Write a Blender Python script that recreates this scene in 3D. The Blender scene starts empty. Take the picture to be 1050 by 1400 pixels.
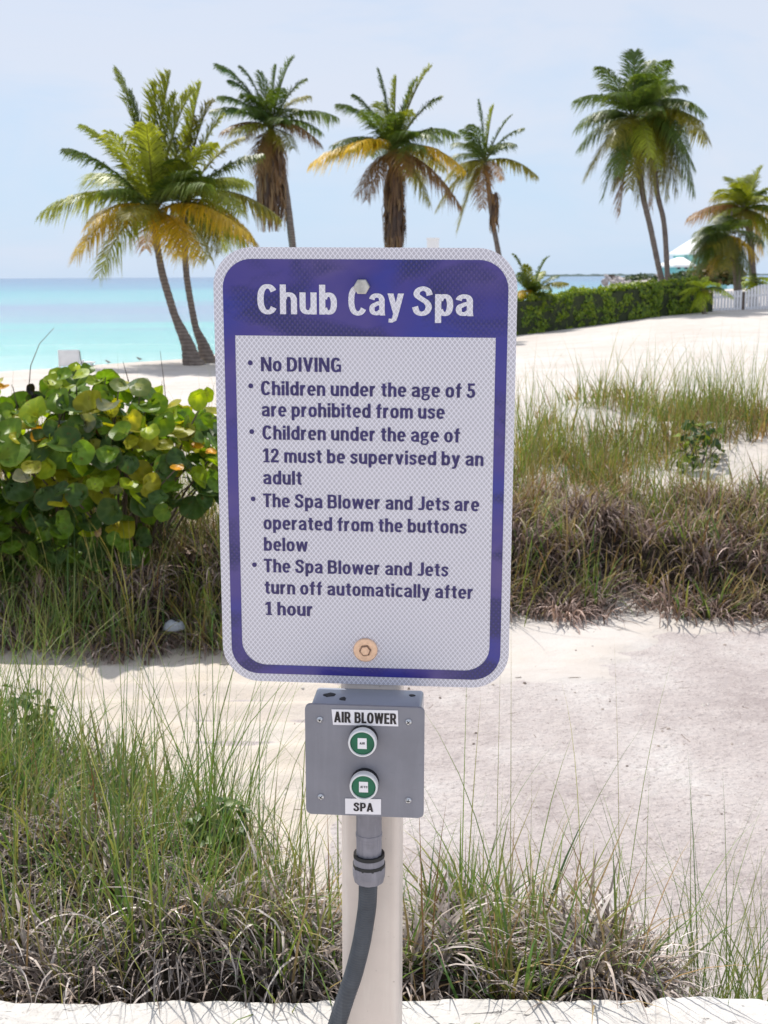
import bpy, bmesh, math, random
import numpy as np
from mathutils import Matrix, Vector, noise as mnoise

random.seed(7)
RS = np.random.RandomState(11)
SC = bpy.context.scene
COL = SC.collection
R = math.radians

# ------------------------------------------------------------------ camera
EYE = 1.6
M_CAM = np.array([[0.99998341, -0.00575955, 0.0],          # camera (x right, y down, z forward) -> world
                  [-0.00101544, -0.1763025, 0.98433551],
                  [-0.00566933, -0.98431918, -0.17630543]])
FPX = 1800.0                                                # focal length in photograph pixels (1050 x 1400)
cam = bpy.data.cameras.new('camera')
cam.sensor_fit = 'VERTICAL'
cam.sensor_height = 24.0
cam.lens = 24.0 * FPX / 1400.0
cam.clip_start = 0.05
cam.clip_end = 60000
cam.dof.use_dof = True
cam.dof.focus_distance = 1.42
cam.dof.aperture_fstop = 15.0
cob = bpy.data.objects.new('camera', cam)
COL.objects.link(cob)
mm = Matrix.Identity(4)
for i in range(3):
    mm[i][0] = M_CAM[i][0]
    mm[i][1] = -M_CAM[i][1]
    mm[i][2] = -M_CAM[i][2]
mm[2][3] = EYE
cob.matrix_world = mm
SC.camera = cob

# ------------------------------------------------------------------ sky, sun, exposure
SUN_DIR = Vector((-0.40, 0.62, 1.30)).normalized()          # towards the sun: high, beyond the sign, a little to the left
sun_el = math.asin(SUN_DIR.z)
sun_az = math.atan2(SUN_DIR.x, SUN_DIR.y)
W = bpy.data.worlds.new('World')
SC.world = W
W.use_nodes = True
wn = W.node_tree
wn.nodes.clear()
w_out = wn.nodes.new('ShaderNodeOutputWorld')
w_bg = wn.nodes.new('ShaderNodeBackground')
w_sky = wn.nodes.new('ShaderNodeTexSky')
w_sky.sky_type = 'NISHITA'
w_sky.sun_disc = False
w_sky.sun_elevation = sun_el
w_sky.sun_rotation = sun_az
w_sky.air_density = 1.0
w_sky.dust_density = 0.4
w_sky.ozone_density = 2.0
SKY_STRENGTH = 0.115
w_bg.inputs['Strength'].default_value = SKY_STRENGTH
# thin high cloud: a pale veil that thickens upwards and in streaks
w_tc = wn.nodes.new('ShaderNodeTexCoord')
w_map = wn.nodes.new('ShaderNodeMapping')
w_map.inputs['Scale'].default_value = (2.2, 2.2, 7.0)
w_map.inputs['Rotation'].default_value = (0.0, R(14), 0.0)
w_no = wn.nodes.new('ShaderNodeTexNoise')
w_no.inputs['Scale'].default_value = 1.6
w_no.inputs['Detail'].default_value = 6
w_no.inputs['Roughness'].default_value = 0.55
w_no.inputs['Distortion'].default_value = 0.6
w_ramp = wn.nodes.new('ShaderNodeValToRGB')
w_ramp.color_ramp.elements[0].position = 0.36
w_ramp.color_ramp.elements[0].color = (0.0, 0.0, 0.0, 1)
w_ramp.color_ramp.elements[1].position = 0.68
w_ramp.color_ramp.elements[1].color = (1, 1, 1, 1)
w_sep = wn.nodes.new('ShaderNodeSeparateXYZ')
w_up = wn.nodes.new('ShaderNodeMapRange')
w_up.inputs['From Min'].default_value = 0.0
w_up.inputs['From Max'].default_value = 0.30
w_up.inputs['To Min'].default_value = 0.97
w_up.inputs['To Max'].default_value = 0.95
w_mul = wn.nodes.new('ShaderNodeMath')
w_mul.operation = 'MULTIPLY'
w_veil = wn.nodes.new('ShaderNodeMapRange')
w_veil.inputs['To Min'].default_value = 0.86
w_veil.inputs['To Max'].default_value = 1.0
w_mix = wn.nodes.new('ShaderNodeMix')
w_mix.data_type = 'RGBA'
w_vc = wn.nodes.new('ShaderNodeMix')
w_vc.data_type = 'RGBA'
w_vc.inputs['A'].default_value = (3.95, 5.35, 7.2, 1)           # pale blue low down
w_vc.inputs['B'].default_value = (5.5, 5.95, 6.9, 1)            # whiter cloud higher up
w_vh = wn.nodes.new('ShaderNodeMapRange')
w_vh.inputs['From Min'].default_value = 0.02
w_vh.inputs['From Max'].default_value = 0.28
L = wn.links.new
L(w_tc.outputs['Generated'], w_map.inputs['Vector'])
L(w_map.outputs['Vector'], w_no.inputs['Vector'])
L(w_no.outputs['Fac'], w_ramp.inputs['Fac'])
L(w_ramp.outputs['Color'], w_veil.inputs['Value'])
L(w_tc.outputs['Generated'], w_sep.inputs['Vector'])
L(w_sep.outputs['Z'], w_up.inputs['Value'])
w_vadd = wn.nodes.new('ShaderNodeMath')
w_vadd.operation = 'MULTIPLY_ADD'
w_vadd.inputs[1].default_value = 0.22
L(w_ramp.outputs['Color'], w_vadd.inputs[0])
L(w_sep.outputs['Z'], w_vadd.inputs[2])
L(w_vadd.outputs['Value'], w_vh.inputs['Value'])
L(w_vh.outputs['Result'], w_vc.inputs['Factor'])
L(w_vc.outputs['Result'], w_mix.inputs['B'])
L(w_veil.outputs['Result'], w_mul.inputs[0])
L(w_up.outputs['Result'], w_mul.inputs[1])
L(w_mul.outputs['Value'], w_mix.inputs['Factor'])
L(w_sky.outputs['Color'], w_mix.inputs['A'])
L(w_mix.outputs['Result'], w_bg.inputs['Color'])
L(w_bg.outputs['Background'], w_out.inputs['Surface'])

sun = bpy.data.lights.new('sun', 'SUN')
sun.energy = 4.1
sun.angle = R(0.6)
sun.color = (1.0, 0.955, 0.88)
so = bpy.data.objects.new('sun', sun)
COL.objects.link(so)
so.rotation_euler = (-SUN_DIR).to_track_quat('-Z', 'Y').to_euler()
so.location = SUN_DIR * 50

SC.view_settings.view_transform = 'Standard'
SC.view_settings.look = 'None'
SC.view_settings.exposure = 0.22
SC.view_settings.gamma = 1.0
SC.render.engine = 'CYCLES'
SC.cycles.max_bounces = 7
SC.cycles.diffuse_bounces = 3
SC.cycles.transparent_max_bounces = 6


# ------------------------------------------------------------------ helpers
def px(x, y, Y):
    """world point at forward distance Y on the line of sight of photograph pixel (x, y)"""
    v = M_CAM @ np.array([(x - 525) / FPX, (y - 700) / FPX, 1.0])
    k = Y / v[1]
    return Vector((v[0] * k, Y, EYE + v[2] * k))


def tag(o, label=None, cat=None, group=None, kind=None):
    if label:
        o['label'] = label
    if cat:
        o['category'] = cat
    if group:
        o['group'] = group
    if kind:
        o['kind'] = kind
    return o


def empty(name, loc, label=None, cat=None, group=None, rot=None, mw=None):
    o = bpy.data.objects.new(name, None)
    o.empty_display_size = 0.1
    COL.objects.link(o)
    if mw is not None:
        o.matrix_world = mw
    else:
        o.location = loc
        if rot:
            o.rotation_euler = rot
    return tag(o, label, cat, group)


def link(name, me, mat=None, parent=None, loc=None, smooth=False):
    o = bpy.data.objects.new(name, me)
    COL.objects.link(o)
    if mat is not None and not me.materials:
        for m in (mat if isinstance(mat, (list, tuple)) else [mat]):
            me.materials.append(m)
    if parent is not None:
        o.parent = parent
    if loc is not None:
        o.location = loc
    if smooth:
        me.polygons.foreach_set('use_smooth', [True] * len(me.polygons))
    return o


def np_mesh(name, V, F, col=None, mat_idx=None):
    """V (n,3) floats; F (m,k) ints, or a list of such arrays; col (n,3) per vertex"""
    V = np.asarray(V, dtype=np.float32)
    Fs = F if isinstance(F, list) and not isinstance(F[0], tuple) else [F]
    Fs = [np.asarray(f, dtype=np.int32) for f in Fs if len(f)]
    me = bpy.data.meshes.new(name)
    me.vertices.add(len(V))
    me.vertices.foreach_set('co', V.ravel())
    loops = np.concatenate([f.ravel() for f in Fs])
    tot = np.concatenate([np.full(len(f), f.shape[1], np.int32) for f in Fs])
    start = np.concatenate([[0], np.cumsum(tot)[:-1]]).astype(np.int32)
    me.loops.add(len(loops))
    me.loops.foreach_set('vertex_index', loops)
    me.polygons.add(len(tot))
    me.polygons.foreach_set('loop_start', start)
    try:
        me.polygons.foreach_set('loop_total', tot)
    except Exception:
        pass
    if mat_idx is not None:
        me.polygons.foreach_set('material_index', np.asarray(mat_idx, dtype=np.int32))
    me.update(calc_edges=True)
    if col is not None:
        a = me.color_attributes.new('Col', 'FLOAT_COLOR', 'POINT')
        c = np.ones((len(V), 4), np.float32)
        c[:, :3] = col
        a.data.foreach_set('color', c.ravel())
    return me


def bm_mesh(name, bm):
    me = bpy.data.meshes.new(name)
    bmesh.ops.recalc_face_normals(bm, faces=bm.faces[:])
    bm.to_mesh(me)
    bm.free()
    return me


def bm_box(bm, c, s, rot=None):
    r = bmesh.ops.create_cube(bm, size=1.0)
    m = Matrix.Translation(c) @ (rot.to_4x4() if rot is not None else Matrix.Identity(4)) @ Matrix.Diagonal((s[0], s[1], s[2], 1))
    bmesh.ops.transform(bm, matrix=m, verts=r['verts'])
    return r['verts']


def bm_tube(bm, pts, rad, n=12, caps=True):
    pts = [Vector(p) for p in pts]
    rad = rad if isinstance(rad, (list, tuple)) else [rad] * len(pts)
    rings = []
    ref = None
    for i, p in enumerate(pts):
        t = (pts[min(i + 1, len(pts) - 1)] - pts[max(i - 1, 0)]).normalized()
        if ref is None:
            ref = t.orthogonal().normalized()
        ref = (ref - t * ref.dot(t)).normalized()
        b = t.cross(ref)
        rings.append([bm.verts.new(p + (ref * math.cos(2 * math.pi * k / n) + b * math.sin(2 * math.pi * k / n)) * rad[i]) for k in range(n)])
    for a, b in zip(rings, rings[1:]):
        for k in range(n):
            bm.faces.new((a[k], a[(k + 1) % n], b[(k + 1) % n], b[k]))
    if caps:
        bm.faces.new(rings[0][::-1])
        bm.faces.new(rings[-1])
    return rings


def bm_lathe(bm, prof, axis='Y', c=(0, 0, 0), n=32):
    """profile [(radius, along)] revolved about an axis through c"""
    rings = []
    for r, a in prof:
        ring = []
        for k in range(n):
            u, v = r * math.cos(2 * math.pi * k / n), r * math.sin(2 * math.pi * k / n)
            p = (u, a, v) if axis == 'Y' else (u, v, a)
            ring.append(bm.verts.new((c[0] + p[0], c[1] + p[1], c[2] + p[2])))
        rings.append(ring)
    for a, b in zip(rings, rings[1:]):
        for k in range(n):
            bm.faces.new((a[k], a[(k + 1) % n], b[(k + 1) % n], b[k]))
    bm.faces.new(rings[0][::-1])
    bm.faces.new(rings[-1])


def rrect(w0, w1, h0, h1, r, n=10):
    """outline of a rounded rectangle; r = (bl, br, tr, tl) radii"""
    if not isinstance(r, (tuple, list)):
        r = (r,) * 4
    P = []
    for (cx, cz, a0), rr in zip(((w0, h0, 180), (w1, h0, 270), (w1, h1, 0), (w0, h1, 90)), r):
        sx = 1 if cx == w0 else -1
        sz = 1 if cz == h0 else -1
        for k in range(n + 1):
            a = R(a0 + 90 * k / n)
            if rr < 1e-6:
                P.append((cx, cz))
                break
            P.append((cx + sx * rr + rr * math.cos(a), cz + sz * rr + rr * math.sin(a)))
    return P


def prism(bm, outline, y0, y1, bevel=0.0):
    """plate in the XZ plane between y0 (front) and y1 (back)"""
    a = [bm.verts.new((x, y0, z)) for x, z in outline]
    b = [bm.verts.new((x, y1, z)) for x, z in outline]
    f = bm.faces.new(a)
    g = bm.faces.new(b[::-1])
    n = len(a)
    for k in range(n):
        bm.faces.new((a[k], b[k], b[(k + 1) % n], a[(k + 1) % n]))
    if bevel:
        bmesh.ops.bevel(bm, geom=list(f.edges), offset=bevel, segments=2, affect='EDGES', profile=0.5)


# ---- value noise in numpy
_P = RS.rand(256, 256)


def vnoise(x, y):
    xi, yi = np.floor(x).astype(int), np.floor(y).astype(int)
    fx, fy = x - xi, y - yi
    fx, fy = fx * fx * (3 - 2 * fx), fy * fy * (3 - 2 * fy)
    g = lambda i, j: _P[i % 256, j % 256]
    return (g(xi, yi) * (1 - fx) + g(xi + 1, yi) * fx) * (1 - fy) + (g(xi, yi + 1) * (1 - fx) + g(xi + 1, yi + 1) * fx) * fy


def fbm(x, y, o=4):
    s, a, t = 0, 1.0, 0
    for k in range(o):
        s = s + a * vnoise(x * 2 ** k + 17.3 * k, y * 2 ** k + 5.1 * k)
        t += a
        a *= 0.5
    return s / t


def sstep(a, b, x):
    t = np.clip((x - a) / (b - a), 0, 1)
    return t * t * (3 - 2 * t)


# ------------------------------------------------------------------ materials
def mat(name, color=(0.5, 0.5, 0.5), rough=0.6, metal=0.0, spec=0.5):
    m = bpy.data.materials.new(name)
    m.use_nodes = True
    b = m.node_tree.nodes['Principled BSDF']
    b.inputs['Base Color'].default_value = (*color, 1)
    b.inputs['Roughness'].default_value = rough
    b.inputs['Metallic'].default_value = metal
    b.inputs['Specular IOR Level'].default_value = spec
    return m


class NT:
    """small node-building helper"""
    def __init__(s, m):
        s.t = m.node_tree
        s.b = s.t.nodes['Principled BSDF']
        s.o = s.t.nodes['Material Output']

    def n(s, kind, **kw):
        nd = s.t.nodes.new('ShaderNode' + kind)
        for k, v in kw.items():
            if k in nd.inputs:
                nd.inputs[k].default_value = v
            else:
                setattr(nd, k, v)
        return nd

    def l(s, a, b):
        s.t.links.new(a, b)

    def coords(s, scale=(1, 1, 1), kind='Object'):
        tc = s.n('TexCoord')
        mp = s.n('Mapping')
        mp.inputs['Scale'].default_value = scale
        s.l(tc.outputs[kind], mp.inputs['Vector'])
        return mp.outputs['Vector']

    def noise(s, vec, scale, detail=4, rough=0.55, dist=0.0):
        nd = s.n('TexNoise')
        nd.inputs['Scale'].default_value = scale
        nd.inputs['Detail'].default_value = detail
        nd.inputs['Roughness'].default_value = rough
        nd.inputs['Distortion'].default_value = dist
        s.l(vec, nd.inputs['Vector'])
        return nd.outputs['Fac']

    def ramp(s, fac, stops):
        nd = s.n('ValToRGB')
        e = nd.color_ramp.elements
        while len(e) < len(stops):
            e.new(0.5)
        for el, (p, c) in zip(e, stops):
            el.position = p
            el.color = (*c, 1) if len(c) == 3 else c
        s.l(fac, nd.inputs['Fac'])
        return nd.outputs['Color']

    def mix(s, fac, a, b, blend='MIX'):
        nd = s.n('Mix')
        nd.data_type = 'RGBA'
        nd.blend_type = blend
        for key, v in (('Factor', fac), ('A', a), ('B', b)):
            if isinstance(v, (int, float)):
                nd.inputs[key].default_value = v
            elif isinstance(v, tuple):
                nd.inputs[key].default_value = (*v, 1)
            else:
                s.l(v, nd.inputs[key])
        return nd.outputs['Result']

    def math(s, op, a, b=None, c=None):
        nd = s.n('Math')
        nd.operation = op
        for i, v in enumerate((a, b, c)):
            if v is None:
                continue
            if isinstance(v, (int, float)):
                nd.inputs[i].default_value = v
            else:
                s.l(v, nd.inputs[i])
        return nd.outputs[0]

    def bump(s, h, strength=0.3, dist=0.01):
        nd = s.n('Bump')
        nd.inputs['Strength'].default_value = strength
        nd.inputs['Distance'].default_value = dist
        s.l(h, nd.inputs['Height'])
        s.l(nd.outputs['Normal'], s.b.inputs['Normal'])
        return nd

    def translucent(s, color_out, amount):
        tr = s.n('BsdfTranslucent')
        if isinstance(color_out, tuple):
            tr.inputs['Color'].default_value = (*color_out, 1)
        else:
            s.l(color_out, tr.inputs['Color'])
        mx = s.n('MixShader')
        mx.inputs['Fac'].default_value = amount
        s.l(s.b.outputs['BSDF'], mx.inputs[1])
        s.l(tr.outputs['BSDF'], mx.inputs[2])
        s.l(mx.outputs['Shader'], s.o.inputs['Surface'])


def sand_material():
    m = mat('sand', (0.7, 0.62, 0.52), 0.95, spec=0.1)
    t = NT(m)
    v = t.coords()
    big = t.noise(v, 0.35, 5)
    mid = t.noise(v, 3.0, 6, 0.6)
    fine = t.noise(v, 60.0, 4, 0.7)
    grit = t.noise(v, 420.0, 2, 0.8)
    c = t.ramp(big, [(0.3, (0.53, 0.485, 0.445)), (0.7, (0.62, 0.585, 0.56))])
    c = t.mix(t.ramp(mid, [(0.42, (0, 0, 0)), (0.72, (0.55, 0.55, 0.55))]), c, (0.50, 0.43, 0.37))
    c = t.mix(t.ramp(grit, [(0.62, (0, 0, 0)), (0.75, (0.6, 0.6, 0.6))]), c, (0.40, 0.34, 0.29))
    tc = t.n('TexCoord')
    sp = t.n('SeparateXYZ')
    t.l(tc.outputs['Object'], sp.inputs['Vector'])
    cream = t.n('MapRange')                           # the track left of the slab is of yellower sand
    for k, v_ in (('From Min', 0.5), ('From Max', -0.4), ('To Min', 0.0), ('To Max', 0.75)):
        cream.inputs[k].default_value = v_
    t.l(t.math('ADD', sp.outputs['X'], t.math('MULTIPLY', t.math('MAXIMUM', t.math('SUBTRACT', sp.outputs['Y'], 5.0), 0.0), 1.0)), cream.inputs['Value'])
    c = t.mix(t.math('MULTIPLY', cream.outputs['Result'], mid), c, (0.60, 0.50, 0.37))
    stk = t.noise(t.coords((0.5, 3.2, 1)), 1.0, 6, 0.62, 0.4)
    c = t.mix(t.ramp(stk, [(0.52, (0, 0, 0)), (0.70, (0.6, 0.6, 0.6))]), c, (0.45, 0.39, 0.355))
    t.l(c, t.b.inputs['Base Color'])
    h = t.math('ADD', t.math('MULTIPLY', mid, 2.2), t.math('ADD', t.math('MULTIPLY', fine, 0.5), t.math('MULTIPLY', grit, 0.12)))
    t.bump(h, 0.55, 0.02)
    return m


def slab_material():
    m = mat('coarse_concrete', (0.5, 0.45, 0.43), 0.92, spec=0.15)
    t = NT(m)
    v = t.coords()
    big = t.noise(v, 2.2, 6, 0.65)
    mid = t.noise(v, 14.0, 5, 0.65)
    gr = t.noise(v, 85.0, 4, 0.8)
    vo = t.n('TexVoronoi')
    vo.inputs['Scale'].default_value = 55.0
    t.l(v, vo.inputs['Vector'])
    c = t.ramp(big, [(0.34, (0.40, 0.345, 0.335)), (0.50, (0.50, 0.445, 0.43)), (0.66, (0.61, 0.57, 0.55))])
    c = t.mix(t.ramp(mid, [(0.45, (0, 0, 0)), (0.7, (0.7, 0.7, 0.7))]), c, (0.56, 0.50, 0.48))
    c = t.mix(t.ramp(gr, [(0.54, (0, 0, 0)), (0.68, (0.8, 0.8, 0.8))]), c, (0.20, 0.16, 0.15))
    c = t.mix(t.ramp(vo.outputs['Distance'], [(0.10, (0.6, 0.6, 0.6)), (0.24, (0, 0, 0))]), c, (0.62, 0.57, 0.53))
    t.l(c, t.b.inputs['Base Color'])
    h = t.math('ADD', t.math('MULTIPLY', gr, 1.0), t.math('ADD', t.math('MULTIPLY', mid, 1.6), t.math('MULTIPLY', vo.outputs['Distance'], -0.5)))
    t.bump(h, 0.8, 0.012)
    return m


def wall_material():
    m = mat('limewashed_stone', (0.8, 0.76, 0.72), 0.9, spec=0.15)
    t = NT(m)
    v = t.coords()
    a = t.noise(v, 9.0, 6, 0.7)
    b = t.noise(v, 55.0, 5, 0.7, 0.4)
    r = t.noise(v, 5.0, 3, 0.5)
    st = t.noise(t.coords((16, 40, 40)), 1.0, 5, 0.75, 1.5)
    c = t.ramp(a, [(0.3, (0.52, 0.49, 0.46)), (0.65, (0.62, 0.595, 0.57))])
    c = t.mix(t.ramp(r, [(0.60, (0, 0, 0)), (0.72, (0.55, 0.55, 0.55))]), c, (0.52, 0.41, 0.31))
    c = t.mix(t.ramp(b, [(0.56, (0, 0, 0)), (0.70, (0.8, 0.8, 0.8))]), c, (0.36, 0.33, 0.31))
    c = t.mix(t.ramp(st, [(0.60, (0, 0, 0)), (0.66, (0.9, 0.9, 0.9))]), c, (0.07, 0.066, 0.066))
    t.l(c, t.b.inputs['Base Color'])
    t.bump(t.math('ADD', t.math('MULTIPLY', a, 0.8), t.math('MULTIPLY', b, -1.0)), 0.7, 0.006)
    return m


def attr_leaf_material(name, trans=0.35, rough=0.5, spec=0.35, jitter=0.0, tint=(1.25, 1.25, 0.7), spots=None):
    m = mat(name, (0.1, 0.15, 0.04), rough, spec=spec)
    t = NT(m)
    at = t.n('Attribute')
    at.attribute_name = 'Col'
    c = at.outputs['Color']
    if jitter:
        oi = t.n('ObjectInfo')
        hs = t.n('HueSaturation')
        t.l(c, hs.inputs['Color'])
        mr = t.n('MapRange')
        mr.inputs['To Min'].default_value = 1 - jitter
        mr.inputs['To Max'].default_value = 1 + jitter
        t.l(oi.outputs['Random'], mr.inputs['Value'])
        t.l(mr.outputs['Result'], hs.inputs['Value'])
        c = hs.outputs['Color']
    t.l(c, t.b.inputs['Base Color'])
    if spots:
        v = t.coords()
        sp = t.ramp(t.noise(v, 55, 4, 0.6), [(0.63, (0, 0, 0)), (0.70, (0.75, 0.75, 0.75))])
        c = t.mix(sp, c, spots)
        t.l(c, t.b.inputs['Base Color'])
        t.bump(t.noise(v, 90, 3), 0.25, 0.004)
    t.translucent(t.mix(1.0, c, tint, 'MULTIPLY'), trans)
    return m


def trunk_material():
    m = mat('palm_bark', (0.2, 0.16, 0.13), 0.9, spec=0.15)
    t = NT(m)
    v = t.coords()
    wv = t.n('TexWave')
    wv.bands_direction = 'Z'
    wv.inputs['Scale'].default_value = 3.4
    wv.inputs['Distortion'].default_value = 2.0
    wv.inputs['Detail'].default_value = 3
    t.l(v, wv.inputs['Vector'])
    n1 = t.noise(v, 7, 5)
    c = t.ramp(n1, [(0.3, (0.15, 0.12, 0.105)), (0.7, (0.27, 0.225, 0.195))])
    c = t.mix(t.ramp(wv.outputs['Fac'], [(0.1, (0.6, 0.6, 0.6)), (0.4, (0, 0, 0))]), c, (0.10, 0.085, 0.08))
    t.l(c, t.b.inputs['Base Color'])
    t.bump(t.math('ADD', wv.outputs['Fac'], n1), 0.5, 0.03)
    return m


def sea_material():
    m = mat('sea_water', (0.2, 0.6, 0.65), 0.18, spec=0.22)
    t = NT(m)
    tc = t.n('TexCoord')
    sp = t.n('SeparateXYZ')
    t.l(tc.outputs['Object'], sp.inputs['Vector'])
    mp = t.n('Mapping')
    mp.inputs['Scale'].default_value = (0.010, 0.045, 1)
    t.l(tc.outputs['Object'], mp.inputs['Vector'])
    st = t.noise(mp.outputs['Vector'], 1.0, 5, 0.55, 0.5)
    mp2 = t.n('Mapping')
    mp2.inputs['Scale'].default_value = (0.05, 0.35, 1)
    t.l(tc.outputs['Object'], mp2.inputs['Vector'])
    st2 = t.noise(mp2.outputs['Vector'], 1.0, 4, 0.6, 0.3)
    # depth of water grows away from the shore: log of distance, shifted by sandbars
    lg = t.math('LOGARITHM', t.math('MAXIMUM', t.math('ADD', sp.outputs['Y'], t.math('MULTIPLY', sp.outputs['X'], 0.08)), 20.0), 10.0)
    k = t.math('DIVIDE', t.math('SUBTRACT', lg, 1.5), 1.7)          # 0 at 32 m, 1 at 1600 m
    cb = t.n('CombineXYZ')
    t.l(t.math('MULTIPLY', sp.outputs['X'], 0.012), cb.inputs['X'])
    t.l(t.math('MULTIPLY', k, 11.0), cb.inputs['Y'])
    bands = t.noise(cb.outputs['Vector'], 1.0, 5, 0.6, 0.3)
    k = t.math('ADD', k, t.math('MULTIPLY', t.math('SUBTRACT', bands, 0.5), 0.34))
    k = t.math('ADD', k, t.math('MULTIPLY', t.math('SUBTRACT', st, 0.5), 0.14))
    k = t.math('ADD', k, t.math('MULTIPLY', t.math('SUBTRACT', st2, 0.5), 0.22))
    c = t.ramp(k, [(0.00, (0.36, 0.58, 0.55)), (0.10, (0.20, 0.49, 0.46)), (0.20, (0.15, 0.43, 0.43)), (0.25, (0.20, 0.33, 0.41)),
                   (0.33, (0.205, 0.28, 0.40)), (0.39, (0.16, 0.41, 0.44)), (0.50, (0.13, 0.37, 0.42)), (0.62, (0.10, 0.25, 0.37)), (0.85, (0.075, 0.18, 0.31)), (1.0, (0.06, 0.15, 0.28))])
    t.l(c, t.b.inputs['Base Color'])
    mp3 = t.n('Mapping')
    mp3.inputs['Scale'].default_value = (0.8, 2.4, 1)
    t.l(tc.outputs['Object'], mp3.inputs['Vector'])
    wv = t.noise(mp3.outputs['Vector'], 1.0, 6, 0.65)
    t.bump(wv, 0.8, 0.25)
    return m


def retro_nodes(t, base, line, per_x=0.0049, per_z=0.0060, lw=0.15):
    """diamond lattice of retroreflective sheeting: the sheeting's own printed cells"""
    tc = t.n('TexCoord')
    sp = t.n('SeparateXYZ')
    t.l(tc.outputs['Object'], sp.inputs['Vector'])
    u = t.math('DIVIDE', sp.outputs['X'], per_x)
    v = t.math('DIVIDE', sp.outputs['Z'], per_z)
    a = t.math('PINGPONG', t.math('ADD', u, v), 0.5)
    b = t.math('PINGPONG', t.math('SUBTRACT', u, v), 0.5)
    d = t.math('MINIMUM', a, b)
    sp2 = t.n('MapRange')
    sp2.inputs['From Min'].default_value = lw * 0.35
    sp2.inputs['From Max'].default_value = lw
    sp2.inputs['To Min'].default_value = 1
    sp2.inputs['To Max'].default_value = 0
    t.l(d, sp2.inputs['Value'])
    return t.mix(sp2.outputs['Result'], base, line), sp2.outputs['Result'], (a, b)


def white_sheet_material(name='white_reflective_sheeting', lift=0.0):
    m = mat(name, (0.5, 0.5, 0.5), 0.32, spec=0.5)
    t = NT(m)
    v = t.coords()
    n1 = t.noise(v, 9, 4)
    n2 = t.noise(v, 26, 5, 0.65)
    cell = t.mix(n1, (0.43 + lift, 0.405 + lift, 0.455 + lift), (0.51 + lift, 0.485 + lift, 0.525 + lift))
    spots = t.noise(v, 120, 3, 0.6)
    cell = t.mix(t.ramp(spots, [(0.68, (0, 0, 0)), (0.76, (0.45, 0.45, 0.45))]), cell, (0.30, 0.27, 0.30))
    c, li, _ = retro_nodes(t, cell, (0.745, 0.72, 0.78))
    c = t.mix(t.ramp(n2, [(0.5, (0, 0, 0)), (0.8, (0.25, 0.25, 0.25))]), c, (0.60, 0.55, 0.60))
    t.l(c, t.b.inputs['Base Color'])
    t.bump(li, 0.05, 0.0004)
    return m


def blue_sheet_material():
    m = mat('blue_reflective_sheeting', (0.03, 0.03, 0.25), 0.22, spec=0.55)
    t = NT(m)
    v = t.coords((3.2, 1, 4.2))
    reflect_mix = t.noise(v, 2.3, 3, 0.5, 0.4)  # violet and blue mottling paints the glossy sheet's reflections into its base colour
    col = t.ramp(reflect_mix, [(0.34, (0.014, 0.022, 0.25)), (0.52, (0.045, 0.029, 0.21)), (0.68, (0.085, 0.056, 0.21))])
    lat, li, (a, b) = retro_nodes(t, (0, 0, 0), (1, 1, 1), 0.0052, 0.0062, 0.5)
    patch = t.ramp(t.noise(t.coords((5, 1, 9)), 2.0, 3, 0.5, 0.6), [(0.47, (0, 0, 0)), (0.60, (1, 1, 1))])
    amt = t.math('MULTIPLY', t.math('MULTIPLY', li, patch), 0.9)  # lattice darkened in patches to imitate prismatic reflections
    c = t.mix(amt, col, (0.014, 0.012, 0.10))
    t.l(c, t.b.inputs['Base Color'])
    t.bump(t.math('MULTIPLY', t.math('ADD', a, b), patch), 0.35, 0.0009)
    return m


def paint_material(name, color, rough=0.5, speck=None, spec=0.4, nscale=30, var=0.12, bump=0.05, wear=0):
    m = mat(name, color, rough, spec=spec)
    t = NT(m)
    v = t.coords()
    n1 = t.noise(v, nscale, 5, 0.6)
    lo = tuple(c * (1 - var) for c in color)
    hi = tuple(min(1, c * (1 + var)) for c in color)
    c = t.ramp(n1, [(0.3, lo), (0.7, hi)])
    if speck:
        n2 = t.noise(v, nscale * 9, 3, 0.6)
        c = t.mix(t.ramp(n2, [(0.70, (0, 0, 0)), (0.76, (0.7, 0.7, 0.7))]), c, speck)
    if wear:
        stn = t.noise(t.coords((70, 70, 7)), 1.0, 5, 0.65, 0.6)
        c = t.mix(t.ramp(stn, [(0.50, (0, 0, 0)), (0.72, (wear,) * 3)]), c, tuple(min(1, k * 1.5 + 0.05) for k in color))
        scr = t.noise(t.coords((30, 30, 140)), 2.0, 4, 0.7, 1.0)
        c = t.mix(t.ramp(scr, [(0.64, (0, 0, 0)), (0.70, (wear,) * 3)]), c, tuple(k * 0.55 for k in color))
    t.l(c, t.b.inputs['Base Color'])
    if bump:
        t.bump(t.noise(v, nscale * 20, 3), bump, 0.001)
    return m


M_SAND = sand_material()
M_SLAB = slab_material()
M_DECK = paint_material('pale_terrace_stone', (0.66, 0.62, 0.58), 0.8, nscale=3, var=0.08)
M_WALL = wall_material()
M_GRASS = attr_leaf_material('grass_blades', 0.30, 0.5, 0.3)
M_DEAD = attr_leaf_material('dry_thatch', 0.12, 0.85, 0.15, tint=(1.1, 1.0, 0.85))
M_FROND = attr_leaf_material('palm_fronds', 0.40, 0.42, 0.5, 0.22, tint=(1.6, 1.5, 0.5))
M_LEAF = attr_leaf_material('shrub_leaves', 0.30, 0.42, 0.45)
M_GRAPE = attr_leaf_material('sea_grape_leaves', 0.42, 0.40, 0.25, tint=(1.5, 1.5, 0.35), spots=(0.16, 0.085, 0.02))
M_BARK = trunk_material()
M_SEA = sea_material()
M_WHITE = white_sheet_material()
M_TITLE = white_sheet_material('title_sheeting', 0.12)
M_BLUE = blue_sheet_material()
M_INK = paint_material('violet_ink', (0.035, 0.024, 0.115), 0.35, nscale=60, var=0.25, bump=0)
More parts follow.
